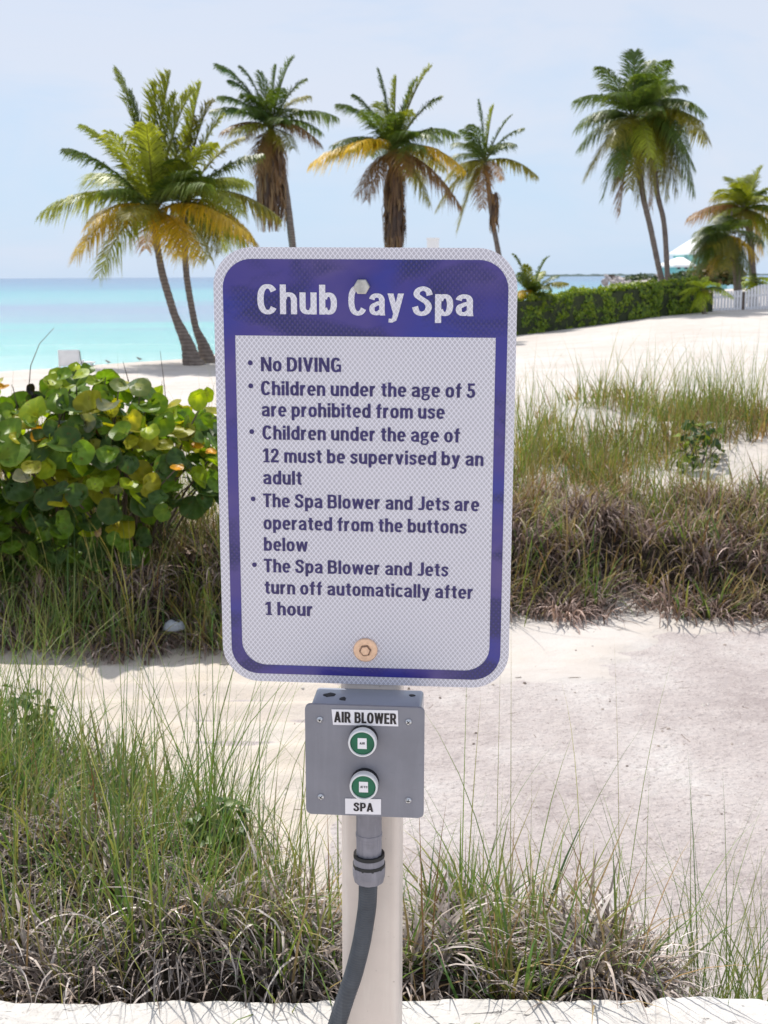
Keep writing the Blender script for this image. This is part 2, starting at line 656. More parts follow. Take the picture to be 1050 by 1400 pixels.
M_ALU = mat('bare_aluminium', (0.62, 0.62, 0.64), 0.35, 1.0)
M_ZINC = paint_material('zinc_bolt', (0.46, 0.44, 0.41), 0.42, nscale=160, var=0.25)
M_ZINC.node_tree.nodes['Principled BSDF'].inputs['Metallic'].default_value = 0.55
M_BRASS = paint_material('dull_bronze', (0.80, 0.53, 0.36), 0.45, nscale=260, var=0.14)
M_BRASS.node_tree.nodes['Principled BSDF'].inputs['Metallic'].default_value = 0.35
M_RUST = paint_material('dark_bronze', (0.20, 0.11, 0.07), 0.5, nscale=260, var=0.3)
M_POST = paint_material('cream_vinyl', (0.72, 0.62, 0.55), 0.45, nscale=14, var=0.06, speck=(0.36, 0.28, 0.22), wear=0.14)
M_PVC = paint_material('grey_enclosure_plastic', (0.205, 0.202, 0.232), 0.42, nscale=20, var=0.09, wear=0.16)
M_HOUS = paint_material('grey_housing_plastic', (0.27, 0.29, 0.35), 0.28, spec=0.8, nscale=25, var=0.1)
M_PVC2 = paint_material('grey_conduit_fitting', (0.215, 0.205, 0.235), 0.4, nscale=40, var=0.16, wear=0.6)
M_HOSE = paint_material('dark_grey_conduit', (0.055, 0.062, 0.075), 0.42, nscale=50, var=0.25, wear=0.4)
M_BLACK = paint_material('black_rubber', (0.012, 0.012, 0.014), 0.5, nscale=80, var=0.3)
M_LABEL = paint_material('white_label_tape', (0.78, 0.75, 0.78), 0.4, nscale=40, var=0.04)
M_LTEXT = paint_material('black_label_print', (0.012, 0.008, 0.010), 0.4, nscale=80, var=0.2, bump=0)
M_RING = paint_material('white_plastic_ring', (0.76, 0.74, 0.74), 0.3, nscale=50, var=0.05)
M_GREEN = paint_material('green_button_plastic', (0.003, 0.115, 0.055), 0.32, nscale=90, var=0.15)
M_PAINT = paint_material('white_board_paint', (0.74, 0.74, 0.76), 0.6, nscale=6, var=0.08)
M_TURQ = paint_material('turquoise_wall_paint', (0.30, 0.62, 0.60), 0.7, nscale=3, var=0.06)
M_ROOF = paint_material('white_roof', (0.80, 0.80, 0.80), 0.6, nscale=2, var=0.04)
M_GLASS = mat('dark_window', (0.03, 0.04, 0.05), 0.1)
M_ROCK = paint_material('pale_rock', (0.42, 0.38, 0.37), 0.9, nscale=2.0, var=0.35)
M_GREYP = paint_material('grey_plastic_dome', (0.30, 0.32, 0.35), 0.35, nscale=70, var=0.2)
M_TWIG = paint_material('grey_brown_twig', (0.12, 0.09, 0.07), 0.85, nscale=40, var=0.3)
M_ISLE = paint_material('distant_scrub', (0.055, 0.085, 0.085), 0.95, nscale=0.02, var=0.4, bump=0)

# ------------------------------------------------------------------ ground
COAST_A = np.array([-3.0, -0.6, -0.40, -0.292, -0.20, -0.14, -0.122, -0.112, 0.06, 0.15, 0.26, 0.5, 3.0])
COAST_Y = np.array([22.0, 29.5, 32.8, 35.9, 38.8, 41.0, 43.0, 66.0, 84.0, 92.0, 150.0, 260.0, 420.0])
SEA_Z = -0.9


def ground_z(X, Y, detail=True):
    X = np.asarray(X, float)
    Y = np.asarray(Y, float)
    a = X / np.maximum(Y, 0.5)
    rt = sstep(-0.02, 0.16, a)                       # 0 = left half, 1 = right half of the view
    wob = (fbm(X * 0.8 + 40, Y * 0.8 + 40, 3) - 0.5)
    # profile control points: distance, height
    Yw = Y + wob * 0.9 * sstep(3.8, 5.5, Y)
    zl = np.interp(Yw, [0, 4.25, 4.7, 5.6, 6.6, 8.0, 12.0, 20.0, 30.0, 60.0], [.35, .35, .42, .62, .74, .62, -.32, -.52, -.58, -.58])
    zr = np.interp(Yw, [0, 4.75, 5.1, 6.0, 7.2, 8.6, 13.0, 22.0, 40.0, 52.0, 60.0], [.35, .35, .45, .70, .90, .80, -.30, -.44, -.42, -.30, -.25])
    zr = zr + 0.42 * sstep(0.10, 0.26, a) * sstep(24, 52, Y)
    z = zl * (1 - rt) + zr * rt
    Yc = np.interp(a, COAST_A, COAST_Y)
    shore = SEA_Z + 0.062 * (Yc - Y)
    far = sstep(24, 32, Y)
    z = z * (1 - far) + np.minimum(z, shore) * far
    z = np.maximum(z, -6)
    if detail:
        dune = sstep(4.4, 6.0, Y) * (1 - sstep(10, 16, Y))
        z = z + dune * 0.30 * (fbm(X * 1.1 + 9, Y * 1.1, 4) - 0.5)
        z = z + 0.10 * sstep(12, 20, Y) * (1 - sstep(40, 60, Y)) * (fbm(X * 0.45, Y * 0.45 + 7, 4) - 0.5)
        z = z + 0.035 * (fbm(X * 5, Y * 5 + 3, 4) - 0.5) * (1 - sstep(9, 14, Y)) * (0.45 + 0.55 * sstep(4, 5, Y))
        # wheel ruts in the sandy track on the left, running across the view
        rut = (1 - sstep(-0.15, 0.25, X)) * sstep(2.7, 3.0, Y) * (1 - sstep(4.0, 4.4, Y))
        z = z + rut * 0.013 * np.sin(Y * 34 + 3.0 * fbm(X * 0.7, Y * 0.7, 2) + X * 1.2)
        # sand pulled back from the concrete, drifting over its rim
        sl = sstep(-0.14, 0.10, X + 0.45 * (fbm(X * 3, Y * 3, 5) - 0.5)) * (1 - sstep(-0.10, 0.10, Y - (3.98 + 0.55 * sstep(0.62, 1.1, X)) + 0.55 * (fbm(X * 3 + 5, Y * 5, 5) - 0.5)))
        sl = sl * sstep(1.6, 1.9, Y) * (0.72 + 0.55 * fbm(X * 5, Y * 9, 4))
        z = z - 0.034 * sl + 0.008
    return z


def gz(x, y):
    return float(ground_z(np.array([x]), np.array([y]))[0])


rows = np.concatenate([1.55 + np.arange(0, 130) * 0.035, 1.55 + 130 * 0.035 + np.cumsum(0.035 * 1.028 ** np.arange(0, 205))])
rows = rows[rows < 520]
us = np.sinh(np.linspace(-2.3, 2.3, 261)) / math.sinh(2.3)
GX = us[None, :] * (3.2 + 1.25 * rows[:, None])
GY = np.repeat(rows[:, None], len(us), 1)
GZ = ground_z(GX, GY)
nr, nc = GX.shape
idx = np.arange(nr * nc).reshape(nr, nc)
F = np.stack([idx[:-1, :-1], idx[:-1, 1:], idx[1:, 1:], idx[1:, :-1]], -1).reshape(-1, 4)
g = link('sand_ground', np_mesh('sand_ground', np.stack([GX, GY, GZ], -1).reshape(-1, 3), F), M_SAND, smooth=True)
tag(g, kind='structure')

bm = bmesh.new()
for x, y in ((-40000, 15), (40000, 15), (40000, 45000), (-40000, 45000)):
    bm.verts.new((x, y, SEA_Z))
bm.faces.new(bm.verts[:])
tag(link('sea', bm_mesh('sea', bm), M_SEA), kind='structure')

bm = bmesh.new()
for x, y in ((-0.55, 1.58), (5.5, 1.58), (5.5, 5.1), (-0.55, 5.1)):
    bm.verts.new((x, y, 0.346))
bm.faces.new(bm.verts[:])
tag(link('concrete_path', bm_mesh('concrete_path', bm), M_SLAB), kind='structure')

bm = bmesh.new()
for x, y in ((-9, -9), (9, -9), (9, 1.50), (-9, 1.50)):
    bm.verts.new((x, y, 0.0))
bm.faces.new(bm.verts[:])
tag(link('terrace', bm_mesh('terrace', bm), M_DECK), kind='structure')

# distant low island on the horizon
xs = np.linspace(-1, 1, 160)
V, F = [], []
for i, u in enumerate(xs):
    wx = 520 + 300 * u
    top = SEA_Z + 1.0 + (5.6 * fbm(np.array([u * 9.0]), np.array([2.0]), 4)[0] + 2.5 * (fbm(np.array([u * 40.0]), np.array([8.0]), 2)[0] - 0.3)) * (1 - abs(u) ** 4)
    for dy, z in ((0, SEA_Z - 0.3), (6, SEA_Z + 0.5), (30, top), (90, SEA_Z - 0.3)):
        V.append((wx, 2600 + dy, z))
for i in range(len(xs) - 1):
    for k in range(3):
        F.append((i * 4 + k, (i + 1) * 4 + k, (i + 1) * 4 + k + 1, i * 4 + k + 1))
tag(link('distant_island', np_mesh('distant_island', V, F), M_ISLE), kind='structure')

# ------------------------------------------------------------------ stone wall in front of the dune
nx, prof = 520, []
for k in range(5):
    prof.append((1.468, 0.0 + 0.62 * k / 4))
prof += [(1.470, 0.638), (1.478, 0.647)]
for k in range(1, 17):
    prof.append((1.478 + 0.134 * k / 16, 0.649))
prof += [(1.617, 0.644), (1.621, 0.632), (1.622, 0.60), (1.622, 0.50), (1.622, 0.30)]
xs = np.linspace(-2.6, 2.6, nx)
V = []
for x in xs:
    for j, (y, z) in enumerate(prof):
        p = Vector((x * 7, y * 7, z * 7))
        n1 = mnoise.noise(p * 1.3)
        n2 = mnoise.noise(p * 6.0)
        n3 = mnoise.noise(p * 15.0)
        edge = 1.0 if j > 20 else 0.45
        dy = (0.0045 * n1 + 0.0035 * n2 + 0.002 * n3) * edge
        dz = 0.0022 * n1 + 0.0022 * n2 + 0.0016 * n3
        if y > 1.5 and abs(x - 0.345) < 0.012 and z > 0.6:      # chipped crack right of the post
            k = 1 - abs(x - 0.345 - 0.006 * math.sin(y * 90)) / 0.012
            dz -= 0.016 * max(0, k)
        V.append((x, y + dy, z + dz))
npf = len(prof)
F = [(i * npf + j, (i + 1) * npf + j, (i + 1) * npf + j + 1, i * npf + j + 1) for i in range(nx - 1) for j in range(npf - 1)]
wall = link('stone_wall', np_mesh('stone_wall', V, F), M_WALL, smooth=True)
tag(wall, 'low whitewashed rough stone wall across the bottom, behind the post', 'wall')

# ------------------------------------------------------------------ lettering (bold condensed grotesque drawn as strokes)
XH = 0.74


def arc(cx, cy, rx, ry, a0, a1, n=None, p=2.3):
    n = n or max(4, int(abs(a1 - a0) / 11))
    out = []
    for k in range(n + 1):
        a = R(a0 + (a1 - a0) * k / n)
        c, s = math.cos(a), math.sin(a)
        out.append((cx + rx * math.copysign(abs(c) ** (2 / p), c), cy + ry * math.copysign(abs(s) ** (2 / p), s)))
    return out


def crom(P, n=7):
    out = []
    P = [P[0]] + list(P) + [P[-1]]
    for i in range(1, len(P) - 2):
        a, b, c, d = P[i - 1], P[i], P[i + 1], P[i + 2]
        for k in range(n):
            t = k / n
            out.append(tuple(0.5 * (2 * b[j] + (c[j] - a[j]) * t + (2 * a[j] - 5 * b[j] + 4 * c[j] - d[j]) * t * t + (3 * b[j] - a[j] - 3 * c[j] + d[j]) * t ** 3) for j in range(2)))
    out.append(P[-2])
    return out


def st(path, v=0.20, h=0.145, close=False):
    """stroke along a path: vertical runs v wide, horizontal runs h thick -> list of quads"""
    n = len(path)
    A, B = [], []
    for i in range(n):
        if close:
            p, q = path[i - 1], path[(i + 1) % n]
        else:
            p, q = path[max(i - 1, 0)], path[min(i + 1, n - 1)]
        tx, ty = q[0] - p[0], q[1] - p[1]
        l = math.hypot(tx, ty) or 1
        tx, ty = tx / l, ty / l
        hw = 0.5 * math.sqrt((h * tx) ** 2 + (v * ty) ** 2)
        A.append((path[i][0] - ty * hw, path[i][1] + tx * hw))
        B.append((path[i][0] + ty * hw, path[i][1] - tx * hw))
    m = n if close else n - 1
    return [[A[i], B[i], B[(i + 1) % n], A[(i + 1) % n]] for i in range(m)]


def bar(x0, y0, x1, y1):
    return [[(x0, y0), (x1, y0), (x1, y1), (x0, y1)]]


def pl(*p):
    return [list(p)]


def ring(cx, cy, rx, ry, v=0.20, h=0.145):
    return st(arc(cx, cy, rx, ry, 0, 360, 32)[:-1], v, h, True)


N_ARCH = st([(.46, 0), (.46, .46)] + arc(.29, .46, .17, .208, 0, 165)[1:])
GL = {
    'a': (.56, bar(.35, .10, .545, .50) + pl((.37, 0), (.565, 0), (.545, .12), (.35, .12)) + st(arc(.265, .49, .18, .178, 0, 168)) + st([(.40, .425), (.27, .395)] + arc(.245, .215, .15, .145, 108, 270) + [(.30, .075), (.40, .14)], .19, .13)),
    'b': (.58, bar(0, 0, .2, 1) + st(arc(.31, .37, .17, .30, -150, 150))),
    'c': (.52, st(arc(.29, .37, .19, .30, 38, 322))),
    'd': (.58, bar(.38, 0, .58, 1) + st(arc(.27, .37, .17, .30, 30, 330))),
    'e': (.56, st(arc(.285, .37, .185, .30, -4, 318)) + bar(.10, .31, .46, .425)),
    'f': (.40, bar(.09, 0, .29, .80) + st([(.19, .76)] + arc(.34, .78, .15, .158, 180, 92)) + bar(0, .61, .40, XH)),
    'g': (.58, ring(.25, .505, .155, .168, .18, .12) + st([(.36, .655), (.56, .69)], .1, .12) + st([(.15, .37), (.09, .27), (.15, .19), (.36, .165)] + arc(.36, .03, .13, .125, 80, 0) + arc(.27, -.03, .20, .13, -10, -180) + [(.07, .02), (.14, .14)], .15, .115)),
    'h': (.56, bar(0, 0, .2, 1) + N_ARCH),
    'i': (.2, bar(0, 0, .2, XH) + bar(0, .83, .2, 1)),
    'l': (.2, bar(0, 0, .2, 1)),
    'm': (.86, bar(0, 0, .2, XH) + st([(.43, 0), (.43, .46)] + arc(.27, .46, .16, .208, 0, 165)[1:], .195) + st([(.76, 0), (.76, .46)] + arc(.60, .46, .16, .208, 0, 165)[1:], .195)),
    'n': (.56, bar(0, 0, .2, XH) + N_ARCH),
    'o': (.58, ring(.29, .37, .19, .30)),
    'p': (.58, bar(0, -.24, .2, XH) + st(arc(.31, .37, .17, .30, -150, 150))),
    'r': (.40, bar(0, 0, .2, XH) + st(arc(.33, .40, .20, .27, 170, 84), .2, .17)),
    's': (.50, st(crom([(.44, .53), (.38, .64), (.25, .67), (.12, .61), (.11, .51), (.24, .41), (.37, .32), (.40, .19), (.29, .08), (.16, .08), (.05, .20)]), .18, .145)),
    't': (.38, bar(.09, .16, .29, .92) + st([(.19, .22)] + arc(.33, .20, .14, .128, 180, 280)) + bar(0, .61, .38, XH)),
    'u': (.56, bar(.36, 0, .56, XH) + st([(.10, XH), (.10, .28)] + arc(.27, .28, .17, .208, 180, 345)[1:])),
    'v': (.58, pl((0, XH), (.21, XH), (.37, 0), (.20, 0)) + pl((.37, XH), (.58, XH), (.38, 0), (.21, 0))),
    'w': (.84, pl((0, XH), (.20, XH), (.31, 0), (.14, 0)) + pl((.34, XH), (.50, XH), (.31, 0), (.15, 0)) + pl((.34, XH), (.50, XH), (.69, 0), (.53, 0)) + pl((.64, XH), (.84, XH), (.70, 0), (.53, 0))),
    'y': (.58, pl((0, XH), (.21, XH), (.39, .06), (.22, .0)) + pl((.37, XH), (.58, XH), (.37, -.02), (.18, -.02)) + st([(.29, .03), (.24, -.12), (.15, -.175), (.04, -.165)], .19, .13)),
    'A': (.72, pl((0, 0), (.20, 0), (.45, 1), (.25, 1)) + pl((.72, 0), (.51, 0), (.27, 1), (.47, 1)) + bar(.17, .20, .55, .34)),
    'B': (.66, bar(0, 0, .21, 1) + st([(.1, .925), (.34, .925)] + arc(.34, .73, .18, .195, 90, -90)[1:] + [(.1, .535)], .2, .15) + st([(.2, .535), (.36, .535)] + arc(.36, .305, .195, .23, 90, -90)[1:] + [(.1, .075)], .2, .15)),
    'C': (.66, st(arc(.34, .50, .235, .435, 36, 324), .21, .15)),
    'D': (.68, bar(0, 0, .21, 1) + st([(.1, .925), (.28, .925)] + arc(.28, .5, .295, .425, 90, -90)[1:] + [(.1, .075)], .21, .15)),
    'E': (.54, bar(0, 0, .21, 1) + bar(.1, 0, .54, .155) + bar(.1, .43, .50, .575) + bar(.1, .845, .53, 1)),
    'G': (.70, st(arc(.34, .50, .235, .435, 38, 318), .21, .15) + bar(.36, .40, .67, .53) + bar(.52, 0.02, .67, .5)),
    'I': (.21, bar(0, 0, .21, 1)),
    'J': (.48, bar(.27, .2, .48, 1) + st([(.375, .3), (.375, .2), (.33, .10), (.22, .075), (.04, .10)], .21, .15)),
    'L': (.50, bar(0, 0, .21, 1) + bar(.1, 0, .50, .16)),
    'N': (.70, bar(0, 0, .19, 1) + bar(.51, 0, .70, 1) + pl((0, 1), (.22, 1), (.70, 0), (.48, 0))),
    'O': (.70, ring(.35, .50, .245, .43, .21, .15)),
    'P': (.62, bar(0, 0, .21, 1) + st([(.1, .925), (.33, .925)] + arc(.33, .685, .19, .24, 90, -90)[1:] + [(.1, .445)], .2, .15)),
    'R': (.66, bar(0, 0, .21, 1) + st([(.1, .925), (.33, .925)] + arc(.33, .70, .19, .225, 90, -90)[1:] + [(.1, .475)], .2, .15) + pl((.27, .46), (.46, .50), (.68, 0), (.46, 0))),
    'S': (.62, st(crom([(.53, .70), (.47, .86), (.31, .925), (.15, .85), (.12, .70), (.27, .575), (.43, .46), (.50, .31), (.44, .14), (.28, .07), (.13, .13), (.06, .31)]), .20, .15)),
    'T': (.58, bar(.185, 0, .395, 1) + bar(0, .845, .58, 1)),
    'V': (.68, pl((0, 1), (.22, 1), (.43, 0), (.25, 0)) + pl((.46, 1), (.68, 1), (.44, 0), (.26, 0))),
    'W': (.98, pl((0, 1), (.21, 1), (.34, 0), (.17, 0)) + pl((.40, 1), (.57, 1), (.35, 0), (.18, 0)) + pl((.40, 1), (.57, 1), (.80, 0), (.63, 0)) + pl((.77, 1), (.98, 1), (.82, 0), (.64, 0))),
    '1': (.44, bar(.15, 0, .36, 1) + pl((.15, 1), (.15, .80), (0, .72), (0, .86)) + bar(.02, 0, .44, .10)),
    '2': (.56, st(crom([(.09, .68), (.13, .85), (.27, .925), (.41, .86), (.44, .70), (.36, .52), (.16, .26), (.10, .08)]), .2, .15) + bar(0, 0, .54, .16)),
    '5': (.56, st(crom([(.04, .26), (.12, .10), (.26, .07), (.41, .17), (.44, .34), (.37, .51), (.24, .555), (.10, .50)]), .2, .15) + bar(.04, .845, .51, 1) + pl((.06, .48), (.21, .48), (.23, .95), (.08, .95))),
}


def text_faces(s, x0, x1, base, cap, y, out, gap=0.085, space=0.27):
    """adds the faces of a line of text from x0 to x1 (x1 None: natural width), each stroke a hair proud of the one before"""
    w = 0
    pos = []
    for ch in s:
        if ch == ' ':
            w += space
            continue
        pos.append((ch, w))
        w += GL[ch][0] + gap
    w -= gap
    sx = (x1 - x0) / w if x1 is not None else cap
    k = 0
    for ch, p in pos:
        for q in GL[ch][1]:
            k += 1
            out.append(([(x0 + (p + a) * sx, base + b * cap) for a, b in q], y - 0.0000025 * (k % 24)))
    return w


def faces_mesh(name, faces):
    V, F = [], []
    for pts, y in faces:
        area = sum(pts[i][0] * pts[(i + 1) % len(pts)][1] - pts[(i + 1) % len(pts)][0] * pts[i][1] for i in range(len(pts)))
        if area < 0:
            pts = pts[::-1]
        b = len(V)
        V += [(a, y, c) for a, c in pts]
        F.append(list(range(b, b + len(pts))))
    me = bpy.data.meshes.new(name)
    me.from_pydata(V, [], F)
    return me


# ------------------------------------------------------------------ the sign on its post
S_R = Vector((0.99635024, -0.08462398, -0.01117984))
S_A = Vector((0.08503661, 0.99541098, 0.04388342))
S_U = Vector((0.00741495, -0.04467395, 0.9989741))
S_POS = Vector((-0.02004158, 1.34078802, 1.3997103))
ZB = 1.40                                            # height of the sign's centre along the post


def sign_frame(x, y, z):
    """matrix of a frame at (x, y, z) metres in the post's own axes (z = 0 at its foot)"""
    m = Matrix.Identity(4)
    o = S_POS + S_R * x + S_A * y + S_U * (z - ZB)
    for i in range(3):
        m[i][0], m[i][1], m[i][2], m[i][3] = S_R[i], S_A[i], S_U[i], o[i]
    return m


sign = empty('spa_sign', None, 'upright purple-bordered white rules sign titled Chub Cay Spa on a cream square post', 'sign', mw=sign_frame(0.0055, 0, 0))
OX = -0.0055                                         # sign centre in the thing's own axes


def sign_part(name, bm_or_me, m, parent=sign, smooth=False):
    me = bm_or_me if isinstance(bm_or_me, bpy.types.Mesh) else bm_mesh(name, bm_or_me)
    return link(name, me, m, parent, smooth=smooth)


bm = bmesh.new()
# hollow square post with rounded corners
o = rrect(-0.0325, 0.0325, 0.0035, 0.0685, 0.0085, 5)
rings = []
for z in [0, 0.4, 0.8, 1.2, 1.575]:
    rings.append([bm.verts.new((x, y, z)) for x, y in o])
for a, b in zip(rings, rings[1:]):
    for k in range(len(o)):
        bm.faces.new((a[k], a[(k + 1) % len(o)], b[(k + 1) % len(o)], b[k]))
bm.faces.new(rings[-1])
sign_part('post', bm, M_POST, smooth=False)

bm = bmesh.new()
prism(bm, [(OX + x, ZB + z) for x, z in rrect(-0.1524, 0.1524, -0.2286, 0.2286, 0.0395, 14)], -0.0001, 0.0021, 0.0004)
panel = sign_part('sign_panel', bm, M_WHITE)

bm = bmesh.new()
outer = [bm.verts.new((OX + x, -0.00045, ZB + z)) for x, z in rrect(-0.1428, 0.1435, -0.2197, 0.2170, 0.0295, 14)]
inner = [bm.verts.new((OX + x, -0.00045, ZB + z)) for x, z in rrect(-0.1313, 0.1320, -0.2097, 0.1408, (0.0265, 0.0265, 0, 0), 12)]
ed = [bm.edges.new((a, b)) for lp in (outer, inner) for a, b in zip(lp, lp[1:] + lp[:1])]
bmesh.ops.triangle_fill(bm, use_beauty=True, use_dissolve=False, edges=ed)
for f in bm.faces:
    f.normal_update()
    if f.normal.y > 0:
        f.normal_flip()
me = bpy.data.meshes.new('blue_border')
bm.to_mesh(me)
bm.free()
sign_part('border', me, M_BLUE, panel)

fs = []
text_faces('Chub', OX - 0.1078, OX - 0.0272, ZB + 0.1625, 0.0295, -0.00075, fs)
text_faces('Cay', OX - 0.0157, OX + 0.0400, ZB + 0.1620, 0.0295, -0.00075, fs)
text_faces('Spa', OX + 0.0492, OX + 0.1092, ZB + 0.1620, 0.0290, -0.00075, fs)
sign_part('title_lettering', faces_mesh('title_lettering', fs), M_TITLE, panel)

fs = []
CAP = 0.0146
RULES = [('No DIVING', -105.4, -23.0, 104.6), ('Children under the age of 5', -105.9, 112.8, 80.2), ('are prohibited from use', -105.5, 82.0, 58.3),
         ('Children under the age of', -105.2, 97.9, 34.4), ('12 must be supervised by an', -104.9, 122.1, 10.5), ('adult', -105.3, -64.8, -12.7),
         ('The Spa Blower and Jets are', -105.8, 118.5, -37.0), ('operated from the buttons', -105.9, 106.1, -60.9), ('below', -105.9, -59.4, -83.9),
         ('The Spa Blower and Jets', -106.3, 87.8, -107.2), ('turn off automatically after', -106.0, 114.1, -130.8), ('1 hour', -105.6, -54.7, -154.2)]
for s, a, b, z in RULES:
    text_faces(s, OX + a / 1000, OX + b / 1000, ZB + z / 1000, CAP, -0.00045, fs)
for z in (113.1, 89.6, 42.4, -28.5, -99.4):
    fs.append(([(OX - 0.1163 + 0.00255 * math.cos(2 * math.pi * k / 18), ZB + z / 1000 + 0.00255 * math.sin(2 * math.pi * k / 18)) for k in range(18)], -0.00045))
sign_part('rules_lettering', faces_mesh('rules_lettering', fs), M_INK, panel)

bm = bmesh.new()                                     # hexagon-headed bolt through the title
hexp = [(OX - 0.0018 + 0.0082 * math.cos(R(60 * k)), ZB + 0.1905 + 0.0082 * math.sin(R(60 * k))) for k in range(6)]
prism(bm, hexp, -0.0072, -0.0008, 0.0012)
sign_part('hex_bolt', bm, M_ZINC)

wz = ZB - 0.1897
bm = bmesh.new()                                     # bronze washer with a socket screw
bm_lathe(bm, [(0.0128, -0.0002), (0.0128, -0.0022), (0.0119, -0.0032), (0.0066, -0.0034), (0.0062, -0.0030)], 'Y', (OX + 0.0011, 0, wz), 40)
ws = sign_part('washer_bolt', bm, M_BRASS, smooth=False)
bm = bmesh.new()
hexp = [(OX + 0.0011 + 0.0063 * math.cos(R(60 * k + 8)), wz + 0.0063 * math.sin(R(60 * k + 8))) for k in range(6)]
prism(bm, hexp, -0.0040, -0.0028, 0.0002)
hd = sign_part('bolt_head', bm, M_RUST, ws)
bm = bmesh.new()
hexp = [(OX + 0.0009 + 0.0050 * math.cos(R(60 * k + 8)), wz - 0.0004 + 0.0050 * math.sin(R(60 * k + 8))) for k in range(6)]
prism(bm, hexp, -0.0046, -0.0038, 0.0006)
for k in range(5):
    a = R(150 - 30 * k)
    bm_box(bm, (OX + 0.0009 + 0.0030 * math.cos(a), -0.0047, wz + 0.0030 * math.sin(a)), (0.0011, 0.0003, 0.0007))
sign_part('raised_hexagon', bm, M_BRASS, ws)

# ------------------------------------------------------------------ control box under the sign
BX, BZ = 0.0056, ZB - 0.3536
box = empty('control_box', None, 'grey control box with green AIR and JETS buttons screwed to the post below the sign', 'control box', mw=sign_frame(BX, 0.0, BZ))
bm = bmesh.new()
prism(bm, rrect(-0.0575, 0.0575, 0.003, 0.1185, 0.004, 4), -0.0520, 0.0030, 0.0006)
hs = link('housing', bm_mesh('housing', bm), M_HOUS, box)
hs['label'] = 'dusty grey housing with dark flakes on its top'
bm = bmesh.new()
prism(bm, rrect(-0.0620, 0.0615, 0.0, 0.1220, 0.0055, 6), -0.0560, -0.0522, 0.0007)
plate = link('cover_plate', bm_mesh('cover_plate', bm), M_PVC, box)
PF = -0.0560                                         # front face of the cover plate


def label_strip(name, pts, text, tx0, tx1, tz, cap, y):
    bm = bmesh.new()
    a = [bm.verts.new((x, y, z)) for x, z in pts]
    b = [bm.verts.new((x, y + 0.0008, z)) for x, z in pts]
    bm.faces.new(a)
    for k in range(4):
        bm.faces.new((a[k], b[k], b[(k + 1) % 4], a[(k + 1) % 4]))
    o = link(name, bm_mesh(name, bm), M_LABEL, box)
    f = []
    for k in (-1, 0, 1):
        text_faces(text, tx0 + k * cap * 0.022, tx1 + k * cap * 0.022, tz, cap, y - 0.0002 - 0.0001 * (k + 1), f, 0.12, 0.34)
    link('lettering', faces_mesh('lettering', f), M_LTEXT, o)
    return o


dx = -BX
label_strip('printed_label', [(dx - 0.0272, 0.1008), (dx + 0.0403, 0.1014), (dx + 0.0398, 0.1186), (dx - 0.0286, 0.1175)], 'AIR BLOWER', dx - 0.0258, dx + 0.0382, 0.1037, 0.0117, PF - 0.0009)
label_strip('printed_label', [(dx - 0.0150, 0.0020), (dx + 0.0226, 0.0026), (dx + 0.0226, 0.0200), (dx - 0.0150, 0.0193)], 'SPA', dx - 0.0060, dx + 0.0143, 0.0056, 0.0096, PF - 0.0009)
for name, bx, bz, word in (('push_button', dx + 0.0045, 0.0871, 'AIR'), ('push_button', dx + 0.0058, 0.0393, 'JETS')):
    bm = bmesh.new()
    bm_lathe(bm, [(0.0147, PF - 0.0001), (0.0147, PF - 0.0050), (0.0145, PF - 0.0056)], 'Y', (bx, 0, bz), 40)
    pb = link(name, bm_mesh(name, bm), M_BLACK, box, smooth=False)
    pb['label'] = 'green push button with white ring reading ' + word
    bm = bmesh.new()
    bm_lathe(bm, [(0.0140, PF - 0.0054), (0.0147, PF - 0.0075), (0.0147, PF - 0.0140), (0.0141, PF - 0.0160), (0.0131, PF - 0.0164), (0.0125, PF - 0.0156), (0.0125, PF - 0.0130)], 'Y', (bx, 0, bz), 48)
    link('ring', bm_mesh('ring', bm), M_RING, pb, smooth=False)
    bm = bmesh.new()
    bm_lathe(bm, [(0.01245, PF - 0.0120), (0.01245, PF - 0.0138), (0.0115, PF - 0.0143), (0.0110, PF - 0.0143)], 'Y', (bx, 0, bz), 48)
    link('cap', bm_mesh('cap', bm), M_GREEN, pb)
    bm = bmesh.new()
    prism(bm, [(bx - 0.0048, bz - 0.0060), (bx + 0.0046, bz - 0.0060), (bx + 0.0044, bz + 0.0056), (bx - 0.0048, bz + 0.0056)], PF - 0.01455, PF - 0.01435)
    link('sticker', bm_mesh('sticker', bm), M_LABEL, pb)
    f = []
    wl = 0.0028 if word == 'AIR' else 0.0040
    text_faces(word, bx - wl, bx + wl, bz - 0.0012, 0.0024, PF - 0.0147, f)
    link('sticker_lettering', faces_mesh('sticker_lettering', f), M_LTEXT, pb)
for sx, sz, ang in ((-0.0409, ZB - 0.2479 - BZ, 20), (0.0507, ZB - 0.2473 - BZ, 50), (-0.0405, ZB - 0.3337 - BZ, 35), (0.0510, ZB - 0.3340 - BZ, 5)):
    x = sx - BX
    bm = bmesh.new()
    bm_lathe(bm, [(0.0033, PF - 0.0001), (0.0033, PF - 0.0010), (0.0022, PF - 0.0022), (0.0008, PF - 0.0026)], 'Y', (x, 0, sz), 20)
    sc = link('screw', bm_mesh('screw', bm), M_ALU, box)
    bm = bmesh.new()
    for a in (ang, ang + 90):
        bm_box(bm, (x, PF - 0.0025, sz), (0.0040, 0.0006, 0.0009), Matrix.Rotation(R(a), 3, 'Y'))
    link('cross_slot', bm_mesh('cross_slot', bm), M_BLACK, sc)
